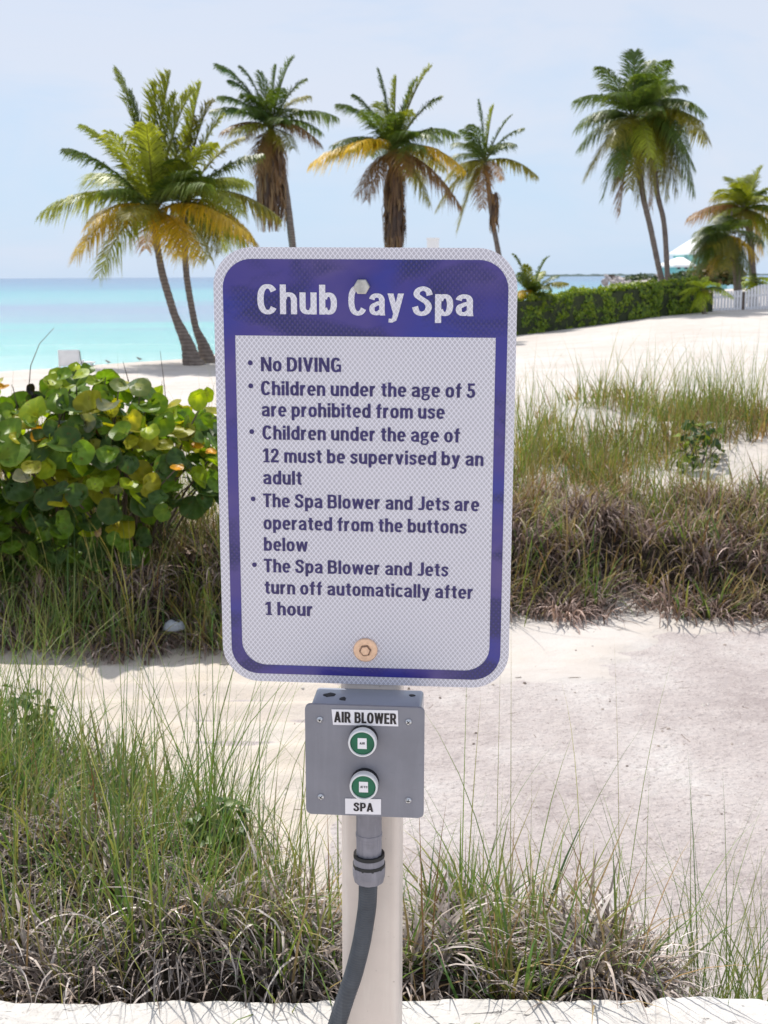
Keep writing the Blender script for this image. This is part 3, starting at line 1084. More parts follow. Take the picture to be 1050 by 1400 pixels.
for x, y, sx, sy, rz in ((-0.041, -0.018, 0.0085, 0.0065, 0.5), (-0.0255, -0.028, 0.004, 0.0055, 0.2), (0.046, -0.012, 0.0035, 0.0035, 0)):
    bm = bmesh.new()
    n = 11
    ringv = []
    for k in range(n):
        a = 2 * math.pi * k / n
        rr = 0.75 + 0.45 * random.random()
        ringv.append((x + (sx * math.cos(a) * math.cos(rz) - sy * math.sin(a) * math.sin(rz)) * rr, y + (sx * math.cos(a) * math.sin(rz) + sy * math.sin(a) * math.cos(rz)) * rr))
    lo = [bm.verts.new((p[0], p[1], 0.1184)) for p in ringv]
    hi = [bm.verts.new((x + (p[0] - x) * 0.8, y + (p[1] - y) * 0.8, 0.1192)) for p in ringv]
    bm.faces.new(hi)
    for k in range(n):
        bm.faces.new((lo[k], lo[(k + 1) % n], hi[(k + 1) % n], hi[k]))
    link('dark_flake', bm_mesh('dark_flake', bm), M_BLACK, hs)

# ------------------------------------------------------------------ flexible conduit below the box
con = empty('cable_conduit', None, 'dark grey ribbed conduit curving down the post from the control box', 'conduit', mw=sign_frame(0.0067, -0.022, ZB - 0.622))
cz = 0.622


def cl(x, z):
    return (x / 1000 - 0.0067, 0.0, cz + z / 1000)


bm = bmesh.new()
bm_lathe(bm, [(0.0128, cz - 0.3545), (0.0138, cz - 0.3560), (0.0138, cz - 0.3885), (0.0144, cz - 0.3890), (0.0144, cz - 0.3925), (0.0136, cz - 0.3930)], 'Z', (0, 0, 0), 36)
link('upper_fitting', bm_mesh('upper_fitting', bm), M_PVC2, con)
bm = bmesh.new()                                     # twelve-sided ribbed body
pr = [(0.0136, -0.3925), (0.0139, -0.3940), (0.0136, -0.4140)]
rg = []
for r, z in pr:
    rg.append([bm.verts.new((r * (1.0 if k % 3 else 0.955) * math.cos(2 * math.pi * k / 36), r * (1.0 if k % 3 else 0.955) * math.sin(2 * math.pi * k / 36), cz + z)) for k in range(36)])
for a, b in zip(rg, rg[1:]):
    for k in range(36):
        bm.faces.new((a[k], a[(k + 1) % 36], b[(k + 1) % 36], b[k]))
link('ribbed_fitting', bm_mesh('ribbed_fitting', bm), M_PVC2, con)
bm = bmesh.new()
bm_lathe(bm, [(0.0140, cz - 0.4132), (0.0168, cz - 0.4128), (0.0170, cz - 0.4165), (0.0152, cz - 0.4180)], 'Z', (0, 0, 0), 36)
bm_lathe(bm, [(0.0155, cz - 0.4235), (0.0176, cz - 0.4240), (0.0174, cz - 0.4285), (0.0150, cz - 0.4290)], 'Z', (0, 0, 0), 36)
link('gasket', bm_mesh('gasket', bm), M_BLACK, con)
bm = bmesh.new()
bm_lathe(bm, [(0.0150, cz - 0.4160), (0.0166, cz - 0.4170), (0.0168, cz - 0.4240), (0.0155, cz - 0.4250)], 'Z', (0, 0, 0), 36)
rg = []
for r, z in ((0.0150, -0.4268), (0.0178, -0.4275), (0.0176, -0.4380), (0.0160, -0.4452), (0.0120, -0.4470)):
    rg.append([bm.verts.new((r * (1.0 if k % 4 else 0.965) * math.cos(2 * math.pi * k / 40), r * (1.0 if k % 4 else 0.965) * math.sin(2 * math.pi * k / 40), cz + z)) for k in range(40)])
for a, b in zip(rg, rg[1:]):
    for k in range(40):
        bm.faces.new((a[k], a[(k + 1) % 40], b[(k + 1) % 40], b[k]))
bm.faces.new(rg[-1])
link('clamp_nut', bm_mesh('clamp_nut', bm), M_PVC2, con)
hp = [cl(*q) for q in ((6.0, -440), (5.7, -452), (4.6, -476), (1.8, -498), (-1.6, -520), (-7, -545), (-12.3, -565.5), (-22.2, -598), (-31, -630), (-42, -675), (-50, -720), (-52, -780))]
path = []
for i in range(len(hp) - 1):
    a, b, c, d = (Vector(hp[max(i - 1, 0)]), Vector(hp[i]), Vector(hp[i + 1]), Vector(hp[min(i + 2, len(hp) - 1)]))
    for k in range(24):
        t = k / 24
        path.append(0.5 * (2 * b + (c - a) * t + (2 * a - 5 * b + 4 * c - d) * t * t + (3 * b - a - 3 * c + d) * t ** 3))
rad = [0.0100 + 0.0005 * math.sin(k * 2.1) for k in range(len(path))]
bm = bmesh.new()
bm_tube(bm, path, rad, 20)
link('hose', bm_mesh('hose', bm), M_HOSE, con, smooth=True)


# ------------------------------------------------------------------ vegetation builders
def blades(P, L0, w, th0, curl, az, col0, col1, segs=5, power=1.4, droop_side=0.0, rs=RS):
    """curved tapering blades: P base points (n,3); arrays of length n for the rest"""
    n = len(P)
    th = th0[:, None] + curl[:, None] * (np.linspace(0, 1, segs + 1)[None, :] ** power)
    ds = (L0 / segs)[:, None]
    tm = 0.5 * (th[:, 1:] + th[:, :-1])
    hz = np.concatenate([np.zeros((n, 1)), np.cumsum(np.sin(tm) * ds, 1)], 1)
    vz = np.concatenate([np.zeros((n, 1)), np.cumsum(np.cos(tm) * ds, 1)], 1)
    tw = az[:, None] + droop_side * np.linspace(0, 1, segs + 1)[None, :]
    cx = P[:, 0:1] + hz * np.cos(tw)
    cy = P[:, 1:2] + hz * np.sin(tw)
    czz = P[:, 2:3] + vz
    s = np.linspace(0, 1, segs + 1)
    wd = 0.5 * w[:, None] * np.clip(1.0 - s ** 1.7, 0.04, 1)[None, :]
    ra = az + math.pi / 2 + rs.uniform(-0.9, 0.9, n)
    sx, sy = np.cos(ra)[:, None] * wd, np.sin(ra)[:, None] * wd
    A = np.stack([cx - sx, cy - sy, czz], -1)
    B = np.stack([cx + sx, cy + sy, czz], -1)
    V = np.stack([A, B], 2).reshape(n, -1, 3)                 # n, 2*(segs+1), 3
    base = (np.arange(n) * 2 * (segs + 1))[:, None, None]
    k = np.arange(segs)[None, :, None] * 2
    F = base + k + np.array([0, 1, 3, 2])[None, None, :]
    ss = np.repeat(s, 2)[None, :, None]
    C = col0[:, None, :] * (1 - ss) + col1[:, None, :] * ss
    return V.reshape(-1, 3), F.reshape(-1, 4), C.reshape(-1, 3)


def join(parts):
    V, F, C, o = [], [], [], 0
    for v, f, c in parts:
        V.append(v)
        F.append(f + o)
        C.append(c)
        o += len(v)
    return np.concatenate(V), np.concatenate(F), np.concatenate(C)


def pick(pal, n, rs=RS, jit=0.18):
    pal = np.array(pal)
    c = pal[rs.randint(0, len(pal), n)]
    return c * rs.uniform(1 - jit, 1 + jit, (n, 1))


GREEN_B = [(0.12, 0.19, 0.04), (0.17, 0.22, 0.045), (0.09, 0.16, 0.045), (0.28, 0.25, 0.08)]
GREEN_T = [(0.10, 0.21, 0.055), (0.17, 0.28, 0.055), (0.07, 0.16, 0.06), (0.22, 0.29, 0.07), (0.32, 0.30, 0.11)]
DEAD_C = [(0.36, 0.31, 0.285), (0.25, 0.21, 0.19), (0.50, 0.45, 0.42), (0.14, 0.11, 0.10), (0.30, 0.235, 0.19)]
STRAW = [(0.36, 0.27, 0.13), (0.30, 0.21, 0.10), (0.40, 0.32, 0.18), (0.26, 0.15, 0.07)]


def grass_set(P, kind, rs=RS, wide=1.0, az=None):
    n = len(P)
    az = rs.uniform(0, 2 * math.pi, n) if az is None else az + rs.normal(0, 0.45, n)
    if kind == 'tall':
        return blades(P, rs.uniform(0.20, 0.52, n), wide * rs.uniform(0.0018, 0.0034, n), np.abs(rs.normal(0.18, 0.16, n)), np.abs(rs.normal(0.50, 0.60, n)), az, pick(GREEN_B, n, rs), pick(GREEN_T, n, rs), 7, 1.6, rs=rs)
    if kind == 'short':
        return blades(P, rs.uniform(0.07, 0.24, n), wide * rs.uniform(0.0028, 0.0056, n), np.abs(rs.normal(0.35, 0.25, n)), np.abs(rs.normal(0.7, 0.5, n)), az, pick(GREEN_B + STRAW[:1], n, rs), pick(GREEN_T, n, rs), 5, 1.3, rs=rs)
    if kind == 'dead':
        return blades(P, rs.uniform(0.05, 0.17, n), wide * rs.uniform(0.003, 0.0065, n), np.abs(rs.normal(0.55, 0.45, n)), rs.uniform(0.8, 3.6, n), az, pick(DEAD_C, n, rs), pick(DEAD_C, n, rs) * 1.25, 6, 1.2, rs=rs)
    if kind == 'straw':
        return blades(P, rs.uniform(0.10, 0.30, n), wide * rs.uniform(0.0025, 0.005, n), np.abs(rs.normal(0.45, 0.35, n)), np.abs(rs.normal(0.7, 0.7, n)), az, pick(STRAW, n, rs), pick(STRAW + GREEN_T[3:], n, rs), 5, 1.3, rs=rs)
    # seed: hair-thin arching stalks
    return blades(P, rs.uniform(0.35, 0.62, n), rs.uniform(0.0012, 0.0020, n), np.abs(rs.normal(0.15, 0.10, n)), np.abs(rs.normal(0.85, 0.45, n)), az, pick(GREEN_B, n, rs), pick(GREEN_T[3:], n, rs), 9, 1.5, rs=rs)


def scatter(n, x0, x1, y0, y1, mask, rs=RS):
    """n points with random position accepted by mask(x, y) -> probability"""
    out = []
    while sum(len(o) for o in out) < n:
        x, y = rs.uniform(x0, x1, 4 * n), rs.uniform(y0, y1, 4 * n)
        k = rs.rand(4 * n) < mask(x, y)
        out.append(np.stack([x[k], y[k]], 1))
    q = np.concatenate(out)[:n]
    return q


def on_ground(q, lift):
    z = ground_z(q[:, 0], q[:, 1])
    return np.stack([q[:, 0], q[:, 1], z + lift], 1)


def tufts(n, x0, x1, y0, y1, mask, per, spread, rs=RS):
    c = scatter(n, x0, x1, y0, y1, mask, rs)
    q = np.repeat(c, per, 0) + rs.normal(0, 1, (n * per, 2)) * np.repeat(rs.uniform(0.4, 1.3, (n, 1)), per, 0) * spread
    return q


def clumps(n, x0, x1, y0, y1, mask, per, spread, rs=RS):
    """plants that radiate from common crowns: points and the heading of each blade"""
    c = scatter(n, x0, x1, y0, y1, mask, rs)
    d = rs.normal(0, 1, (n * per, 2)) * np.repeat(rs.uniform(0.5, 1.4, (n, 1)), per, 0) * spread
    return np.repeat(c, per, 0) + d, np.arctan2(d[:, 1], d[:, 0])


def shade_mound(name, x0, x1, y0, y1, hfun, step, m, label=None):  # dark mound under the grass, added for the shade between blades
    xs = np.arange(x0, x1, step)
    ys = np.arange(y0, y1, step)
    X, Y = np.meshgrid(xs, ys)
    Z = ground_z(X, Y) + hfun(X, Y)
    n1, n2 = X.shape
    idx = np.arange(n1 * n2).reshape(n1, n2)
    F = np.stack([idx[:-1, :-1], idx[:-1, 1:], idx[1:, 1:], idx[1:, :-1]], -1).reshape(-1, 4)
    return np.stack([X, Y, Z], -1).reshape(-1, 3), F


def litter_shade_material():
    m = mat('litter_shade', (0.1, 0.08, 0.06), 0.95, spec=0.05)
    t = NT(m)
    v = t.coords((1, 1, 1))
    n1 = t.noise(v, 45, 5, 0.7, 1.2)
    c = t.ramp(n1, [(0.3, (0.03, 0.024, 0.019)), (0.6, (0.085, 0.067, 0.053)), (0.78, (0.20, 0.165, 0.14))])  # litter tones kept dark to stand in for shade between blades
    t.l(c, t.b.inputs['Base Color'])
    t.bump(n1, 0.9, 0.02)
    return m


M_LITTER_SHADE = litter_shade_material()

# ---- foreground clumps between wall and track
FG_X = np.array([-2.4, -0.95, -0.62, -0.45, -0.30, -0.17, -0.06, 0.00, 0.06, 0.16, 0.26, 0.335, 0.39, 0.44, 0.60, 0.75, 2.4])
FG_Y = np.array([3.05, 2.95, 2.88, 2.76, 2.54, 2.32, 2.04, 1.98, 2.24, 2.24, 2.20, 2.14, 1.98, 1.74, 1.62, 1.95, 2.4])


def fg_h(X, Y):
    lim = np.interp(X, FG_X, FG_Y) + 0.22 * (fbm(X * 6, Y * 6, 3) - 0.5)
    s = 1 - sstep(-0.38, 0.04, Y - lim)
    s = s * sstep(1.58, 1.74, Y + 0.04)
    return s


V, F = shade_mound('litter_shade', -2.4, 2.4, 1.60, 3.7, lambda X, Y: fg_h(X, Y) * (0.08 + 0.33 * fbm(X * 4 + 3, Y * 4, 4)) - 0.012, 0.018, M_LITTER_SHADE)
o = link('litter_shade', np_mesh('litter_shade', V, F), M_LITTER_SHADE, smooth=True)
tag(o, 'dark litter mound added for shade under the dune grass behind the wall', 'ground cover', kind='stuff')


def fg_lift(q):
    return fg_h(q[:, 0], q[:, 1]) * (0.06 + 0.33 * fbm(q[:, 0] * 4 + 3, q[:, 1] * 4, 4)) - 0.01


fgm = lambda X, Y: fg_h(X, Y) ** 1.2
dens = lambda X, Y: fg_h(X, Y) * np.clip((fbm(X * 3.1 + 7, Y * 3.1, 3) - 0.32) * 3.2, 0.02, 1)
parts = []
q = scatter(9000, -1.35, 0.9, 1.66, 3.0, lambda X, Y: fgm(X, Y) * (1.15 - 0.55 * sstep(2.1, 2.7, Y)))
parts.append(grass_set(on_ground(q, fg_lift(q)), 'dead'))
q, az = clumps(190, -1.35, 0.9, 1.68, 2.7, lambda X, Y: fgm(X, Y) * (1.15 - 0.6 * sstep(2.05, 2.5, Y)), 95, 0.030)
tone = np.repeat(RS.uniform(0.5, 1.1, 190) + 0.55 * (RS.rand(190) > 0.72), 95)
v = grass_set(on_ground(q, fg_lift(q) + 0.025), 'dead', wide=1.15, az=az)
parts.append((v[0], v[1], v[2] * np.repeat(tone, len(v[0]) // len(q))[:, None]))
q = scatter(1300, -1.35, 0.9, 1.66, 3.4, dens)
parts.append(grass_set(on_ground(q, fg_lift(q)), 'straw'))
V, F, C = join(parts)
o = link('dry_grass', np_mesh('dry_grass', V, F, C), M_DEAD)
tag(o, 'grey curled dry grass thatch heaped behind the wall', 'dry grass', kind='stuff')

parts = []
q, az = clumps(400, -1.35, 0.9, 1.66, 3.1, lambda X, Y: dens(X, Y) * (0.45 + 0.55 * sstep(1.95, 2.35, Y)), 16, 0.026)
parts.append(grass_set(on_ground(q, fg_lift(q)), 'short', wide=1.25, az=az))
left_more = lambda X, Y: fg_h(X, Y) * np.where(X < 0.0, 1.0, 0.55) * np.clip((fbm(X * 3.7 + 17, Y * 3.7, 3) - 0.30) * 3.0, 0.02, 1)
q, az = clumps(125, -1.35, 0.9, 1.66, 3.0, left_more, 9, 0.022)
parts.append(grass_set(on_ground(q, fg_lift(q)), 'tall', wide=1.15, az=az))
q = tufts(26, 0.40, 0.66, 1.68, 2.02, lambda X, Y: np.full_like(X, 0.8), 9, 0.02)
parts.append(grass_set(on_ground(q, 0.0), 'tall'))
q = tufts(24, 0.40, 0.66, 1.68, 1.95, lambda X, Y: np.full_like(X, 0.8), 10, 0.02)
parts.append(grass_set(on_ground(q, 0.0), 'short'))
q = tufts(16, -0.30, 0.0, 1.8, 2.6, fgm, 9, 0.02)
parts.append(grass_set(on_ground(q, 0.0), 'tall'))
q = scatter(200, -1.3, 0.72, 1.66, 3.3, lambda X, Y: np.clip(fgm(X, Y) + np.where((X > 0.40) & (Y < 1.95), 0.5, 0), 0, 1) * np.where(X > 0.70, 0, 1))
parts.append(grass_set(on_ground(q, fg_lift(q)), 'seed'))
V, F, C = join(parts)
o = link('dune_grass', np_mesh('dune_grass', V, F, C), M_GRASS)
tag(o, 'fine green dune grass standing up between wall and sandy track', 'grass', kind='stuff')


# ---- grass on the dune beyond the track
def dune_mask(X, Y):
    a = X / Y
    front = np.where(a > 0.03, 4.72, 4.30) + 0.45 * (fbm(X * 3.2, Y * 0 + 3, 4) - 0.5)
    back = np.where(a > 0.03, 8.3, 7.2)
    m = sstep(-0.05, 0.08, Y - front) * (1 - sstep(back - 1.2, back, Y))
    return m


def thatch_mask(X, Y):
    front = np.where(X / Y > 0.03, 4.78, 4.42)
    return dune_mask(X, Y) * np.where((np.abs(X + 0.695) < 0.085) & (Y < 4.5), 0, 1) * np.clip(1.15 - (Y - front) / 0.95, 0, 1) * np.clip((fbm(X * 1.7 + 31, Y * 1.7, 3) - 0.16) * 5, 0.55, 1)


def patch_mask(X, Y):
    k = fbm(X * 2.3 + 3, Y * 1.7 + 11, 3)
    return dune_mask(X, Y) * np.clip((k - 0.44) * 7, 0.03, 1) * np.where(X / Y > 0.22, 1.5, 1.0).clip(0, 1)


V, F = shade_mound('litter_shade', -4.5, 5.5, 4.0, 6.3, lambda X, Y: sstep(0.25, 1.0, thatch_mask(X, Y - 0.18)) * (0.03 + 0.22 * fbm(X * 3 + 3, Y * 3, 4)) - 0.03, 0.035, M_LITTER_SHADE)
o = link('litter_shade', np_mesh('litter_shade', V, F), M_LITTER_SHADE, smooth=True)
tag(o, 'dark litter mound added for shade along the front of the dune', 'ground cover', kind='stuff')


def th_lift(q):
    return sstep(0.25, 1.0, thatch_mask(q[:, 0], q[:, 1] - 0.18)) * (0.03 + 0.22 * fbm(q[:, 0] * 3 + 3, q[:, 1] * 3, 4)) - 0.015


parts = []
q = scatter(16000, -2.6, 3.0, 4.2, 6.0, thatch_mask)
v = grass_set(on_ground(q, th_lift(q)), 'dead', wide=1.5)
parts.append((v[0], v[1], v[2] * np.array([0.72, 0.62, 0.58])))
q, az = clumps(300, -2.6, 3.0, 4.25, 6.0, thatch_mask, 90, 0.055)
tone = np.repeat(RS.uniform(0.45, 1.1, 300) ** 1.0 + 0.8 * (RS.rand(300) > 0.75), 90)  # some clumps painted lighter as sunlit strands
v = grass_set(on_ground(q, th_lift(q) + 0.03), 'dead', wide=1.6, az=az)
parts.append((v[0], v[1], v[2] * np.array([0.88, 0.77, 0.73]) * np.repeat(tone, len(v[0]) // len(q))[:, None]))
q = scatter(12000, -2.8, 3.2, 4.2, 8.2, lambda X, Y: np.clip(0.6 * thatch_mask(X, Y) + 0.7 * patch_mask(X, Y), 0, 1))
parts.append(grass_set(on_ground(q, th_lift(q)), 'straw', wide=1.5))
V, F, C = join(parts)
o = link('dry_grass', np_mesh('dry_grass', V, F, C), M_DEAD)
tag(o, 'brown dry grass matted along the foot of the dune', 'dry grass', kind='stuff')

parts = []
q, az = clumps(560, -3.0, 3.4, 4.3, 8.4, patch_mask, 18, 0.045)
v = grass_set(on_ground(q, 0.0), 'short', wide=1.7, az=az)
tone = np.repeat(RS.uniform(0, 1, 560), 18)
tone = np.repeat(tone, len(v[0]) // len(q))[:, None]
parts.append((v[0], v[1], v[2] * (1 - tone * np.array([-0.45, 0.05, 0.1]))))
q = tufts(430, -3.0, 3.4, 4.4, 8.6, patch_mask, 10, 0.06)
v = grass_set(on_ground(q, 0.0), 'tall', wide=1.6)
parts.append((v[0], v[1], v[2] * np.array([1.3, 1.15, 0.9])))
q = scatter(800, -3.0, 3.4, 4.4, 8.6, lambda X, Y: np.clip(patch_mask(X, Y) + 0.1 * dune_mask(X, Y), 0, 1))
parts.append(grass_set(on_ground(q, 0.0), 'seed'))
q, az = clumps(170, -2.8, 3.2, 4.45, 5.8, lambda X, Y: np.clip(thatch_mask(X, Y), 0, 1) * np.clip((fbm(X * 3 + 8, Y * 3, 3) - 0.4) * 5, 0.02, 1), 16, 0.03)
parts.append(grass_set(on_ground(q, th_lift(q)), 'short', wide=1.8, az=az))
q, az = clumps(110, -2.8, 3.2, 4.45, 5.8, lambda X, Y: np.clip(thatch_mask(X, Y), 0, 1) * np.clip((fbm(X * 3 + 8, Y * 3, 3) - 0.4) * 5, 0.02, 1), 14, 0.03)
parts.append(grass_set(on_ground(q, th_lift(q)), 'straw', wide=1.8, az=az))
near_bush = lambda X, Y: np.clip((fbm(X * 3 + 1, Y * 3, 3) - 0.38) * 5, 0.02, 1) * np.where(np.abs(X + 0.695) < 0.11, 0, 1)
for kind, num, per in (('short', 60, 12), ('tall', 46, 9)):
    q = tufts(num, -1.9, -0.45, 4.22, 4.62, near_bush, per, 0.04)
    parts.append(grass_set(on_ground(q, 0.02), kind, wide=1.3))
V, F, C = join(parts)
o = link('dune_grass', np_mesh('dune_grass', V, F, C), M_GRASS)
tag(o, 'tufts of green and yellow grass over the dune crest beyond the track', 'grass', kind='stuff')


# ---- bits of shell, coral and twig lying on the track
V, F, C, o_ = [], [], [], 0
rsp = np.random.RandomState(90)
q = scatter(700, -1.6, 2.4, 2.0, 4.9, lambda X, Y: np.clip(fbm(X * 2, Y * 2, 3) * 1.4 - 0.2, 0.05, 1), rsp)
zz = np.maximum(ground_z(q[:, 0], q[:, 1]), np.where(q[:, 0] > -0.3, 0.346, -9))
for k in range(len(q)):
    r = 0.0022 + 0.0045 * rsp.rand() ** 3
    tint = np.array([(0.60, 0.56, 0.52), (0.40, 0.34, 0.30), (0.14, 0.11, 0.09), (0.66, 0.63, 0.60)][rsp.randint(0, 4)])
    ln = 1.0
    if rsp.rand() < 0.16:                              # a twig
        ln, r, tint = rsp.uniform(6, 16), 0.0016, np.array((0.16, 0.12, 0.09))
    a = rsp.uniform(0, 6.28)
    ca, sa = math.cos(a), math.sin(a)
    for (u, v, w) in ((-1, -.6, 0), (1, -.5, 0), (.9, .6, 0), (-.8, .7, 0), (-.6, -.3, .8), (.5, -.3, .9), (.5, .35, .8), (-.5, .4, .7)):
        u, v, w = u * r * ln, v * r, w * r
        V.append((q[k, 0] + u * ca - v * sa, q[k, 1] + u * sa + v * ca, zz[k] + w - 0.0004))
        C.append(tint)
    F += [tuple(o_ + i for i in f) for f in ((4, 5, 6, 7), (0, 1, 5, 4), (1, 2, 6, 5), (2, 3, 7, 6), (3, 0, 4, 7))]
    o_ += 8
o = link('beach_debris', np_mesh('beach_debris', V, F, np.array(C)), M_DEAD)
tag(o, 'specks of shell, coral and twig on the sandy track', 'debris', kind='stuff')


# ---- leafy shrubs
def leaf_quads(P, N, size, cols, rs=RS, fold=0.12, aspect=0.62):
    """pointed oval leaves (4 faces each) at P facing roughly along N"""
    n = len(P)
    N = N + rs.normal(0, 0.55, (n, 3))
    N /= np.linalg.norm(N, axis=1)[:, None] + 1e-9
    T = rs.normal(0, 1, (n, 3))
    T -= N * (T * N).sum(1)[:, None]
    T /= np.linalg.norm(T, axis=1)[:, None] + 1e-9
    B = np.cross(N, T)
    s = size[:, None]
    pts = []
    for (u, v, h) in ((-.5, 0, 0), (-.15, -.5 * aspect, fold), (.5, 0, -.08), (-.15, .5 * aspect, fold), (-.05, 0, -.02)):
        pts.append(P + T * s * u + B * s * v + N * s * h)
    V = np.stack(pts, 1).reshape(-1, 3)
    b = (np.arange(n) * 5)[:, None, None]
    F = b + np.array([[0, 1, 4], [1, 2, 4], [2, 3, 4], [3, 0, 4]])[None]
    C = np.repeat(cols, 5, 0)
    return V, F.reshape(-1, 3), C


# sea grape: round, veined, slightly cupped leaves on red-brown twigs
def grape_leaf(P, N, r, col, vein, rs):
    N = Vector(N).normalized()
    ref = Vector((rs.normal(), rs.normal(), rs.normal() - 0.6))
    T = (ref - N * ref.dot(N)).normalized()
    B = N.cross(T)
    V, F, C = [], [], []
    n = 18
    P = Vector(P)
    V.append(P - T * r * 0.75)
    C.append(np.array(vein))
    cup = rs.uniform(-0.25, 0.40)
    fold = rs.uniform(-0.08, 0.50)
    wav = rs.uniform(0.02, 0.10)
    ph = rs.uniform(0, 6.28)
    for ring_k, f in ((0, 0.5), (1, 0.86), (2, 1.0)):
        for k in range(n):
            a = 2 * math.pi * (k + 0.5) / n
            rr = f * (1.0 + 0.045 * math.sin(a * 5 + r * 900) - 0.26 * math.exp(-((abs(a - math.pi)) / 0.28) ** 2))
            u, v = rr * math.cos(a), rr * math.sin(a) * 1.06
            h = cup * f * f * 0.5 + fold * abs(v) - 0.05 * f * f * math.cos(2 * a) + wav * f * f * math.sin(3 * a + ph)
            V.append(P + T * r * u + B * r * v + N * r * h)
            m = 0.30 if k % 3 == 0 else 0.0
            e = 0.18 if ring_k == 2 else 0.0
            c = np.array(col) * (1 - m * 0.8) + np.array(vein) * m * 0.8
            C.append(c * (1 - e) + np.array((0.20, 0.12, 0.03)) * e)
    for k in range(n):
        k2 = (k + 1) % n
        F.append((0, 1 + k, 1 + k2, 1 + k2))
        for q in range(2):
            a0 = 1 + q * n
            F.append((a0 + k, a0 + n + k, a0 + n + k2, a0 + k2))
    return V, F, C


rs2 = np.random.RandomState(5)
bush_base = px(130, 880, 4.75)
bush_base.z = gz(bush_base.x, 4.75)
bush = empty('sea_grape_bush', bush_base, 'broad sea grape bush with big round green leaves, some yellow, left of the sign', 'bush')
VV, FF, CC, o_ = [], [], [], 0
tips = []


def add_leaf(p, nrm, r, col, vein=(0.26, 0.30, 0.08)):
    global o_
    v, f, c = grape_leaf(p, nrm, r, col, vein, rs2)
    VV.extend([tuple(Vector(q) - bush_base) for q in v])
    FF.extend([tuple(i + o_ for i in q) for q in f])
    CC.extend(c)
    o_ += len(v)


GG = (0.11, 0.20, 0.016)
GD = (0.05, 0.10, 0.022)
GY = (0.25, 0.34, 0.014)
GO = (0.32, 0.31, 0.02)
YO = (0.62, 0.30, 0.015)
BR = (0.24, 0.10, 0.05)
PK = (0.50, 0.34, 0.24)
KEY = [  # photograph x, y, radius in pixels, colour: the leaves one can tell apart
    (15, 615, 30, GG), (50, 610, 28, GD), (88, 610, 26, GD), (57, 592, 15, YO), (72, 584, 11, YO), (106, 612, 10, YO), (55, 601, 14, YO), (28, 630, 17, GY),
    (62, 640, 18, GY), (84, 683, 20, GO), (70, 684, 17, PK), (55, 690, 20, GD), (10, 700, 22, GG), (27, 700, 16, GY), (22, 672, 20, GG), (8, 720, 18, GG),
    (122, 718, 20, GY), (134, 726, 9, PK), (165, 722, 22, GO), (150, 700, 20, GD), (195, 690, 20, GD), (208, 704, 16, GG), (222, 700, 14, GG),
    (148, 622, 17, GG), (155, 628, 9, YO), (190, 646, 18, GO), (176, 662, 14, GY), (182, 575, 16, GO), (190, 582, 16, GY), (205, 590, 14, GY),
    (148, 556, 17, (0.13, 0.15, 0.08)), (140, 540, 16, GG), (122, 577, 14, (0.16, 0.18, 0.12)), (192, 530, 16, (0.17, 0.22, 0.07)), (163, 527, 14, (0.15, 0.20, 0.06)), (110, 512, 14, GY),
    (78, 517, 17, GY), (92, 528, 13, GY), (68, 530, 15, GG), (82, 548, 20, GG), (45, 560, 22, GY), (10, 570, 24, GG), (258, 592, 14, (0.16, 0.18, 0.07)), (272, 546, 17, GY), (283, 540, 12, GY),
    (238, 552, 12, GO), (215, 552, 16, GG), (288, 575, 14, GG), (270, 610, 10, YO), (288, 618, 9, YO), (242, 640, 10, YO), (135, 677, 12, (0.20, 0.23, 0.14)), (158, 670, 9, (0.22, 0.25, 0.14)),
    (100, 760, 14, GG), (125, 770, 14, GY), (185, 772, 14, GG), (110, 585, 22, GD), (225, 580, 20, GG), (60, 560, 18, GG), (165, 590, 18, GG), (200, 560, 20, GG), (2, 530, 11, YO), (-8, 520, 14, GO),
    (240, 590, 18, GG), (128, 600, 16, (0.11, 0.03, 0.025)), (35, 740, 14, GD), (30, 655, 14, (0.3, 0.3, 0.22)), (15, 590, 22, GG), (-25, 560, 22, GG), (-30, 620, 24, GG), (-45, 680, 22, GG), (104, 506, 13, GY), (88, 514, 13, GG), (112, 520, 14, GG), (72, 522, 14, GY), (120, 505, 10, GG), (98, 518, 12, GD)]


def front_Y(x, y):
    """distance of the bush's rounded front at a pixel"""
    u, v = (x - 120) / 235.0, (y - 665) / 165.0
    return 4.75 - 0.55 * math.sqrt(max(0, 1 - 0.55 * u * u - 0.75 * v * v)) + 0.25


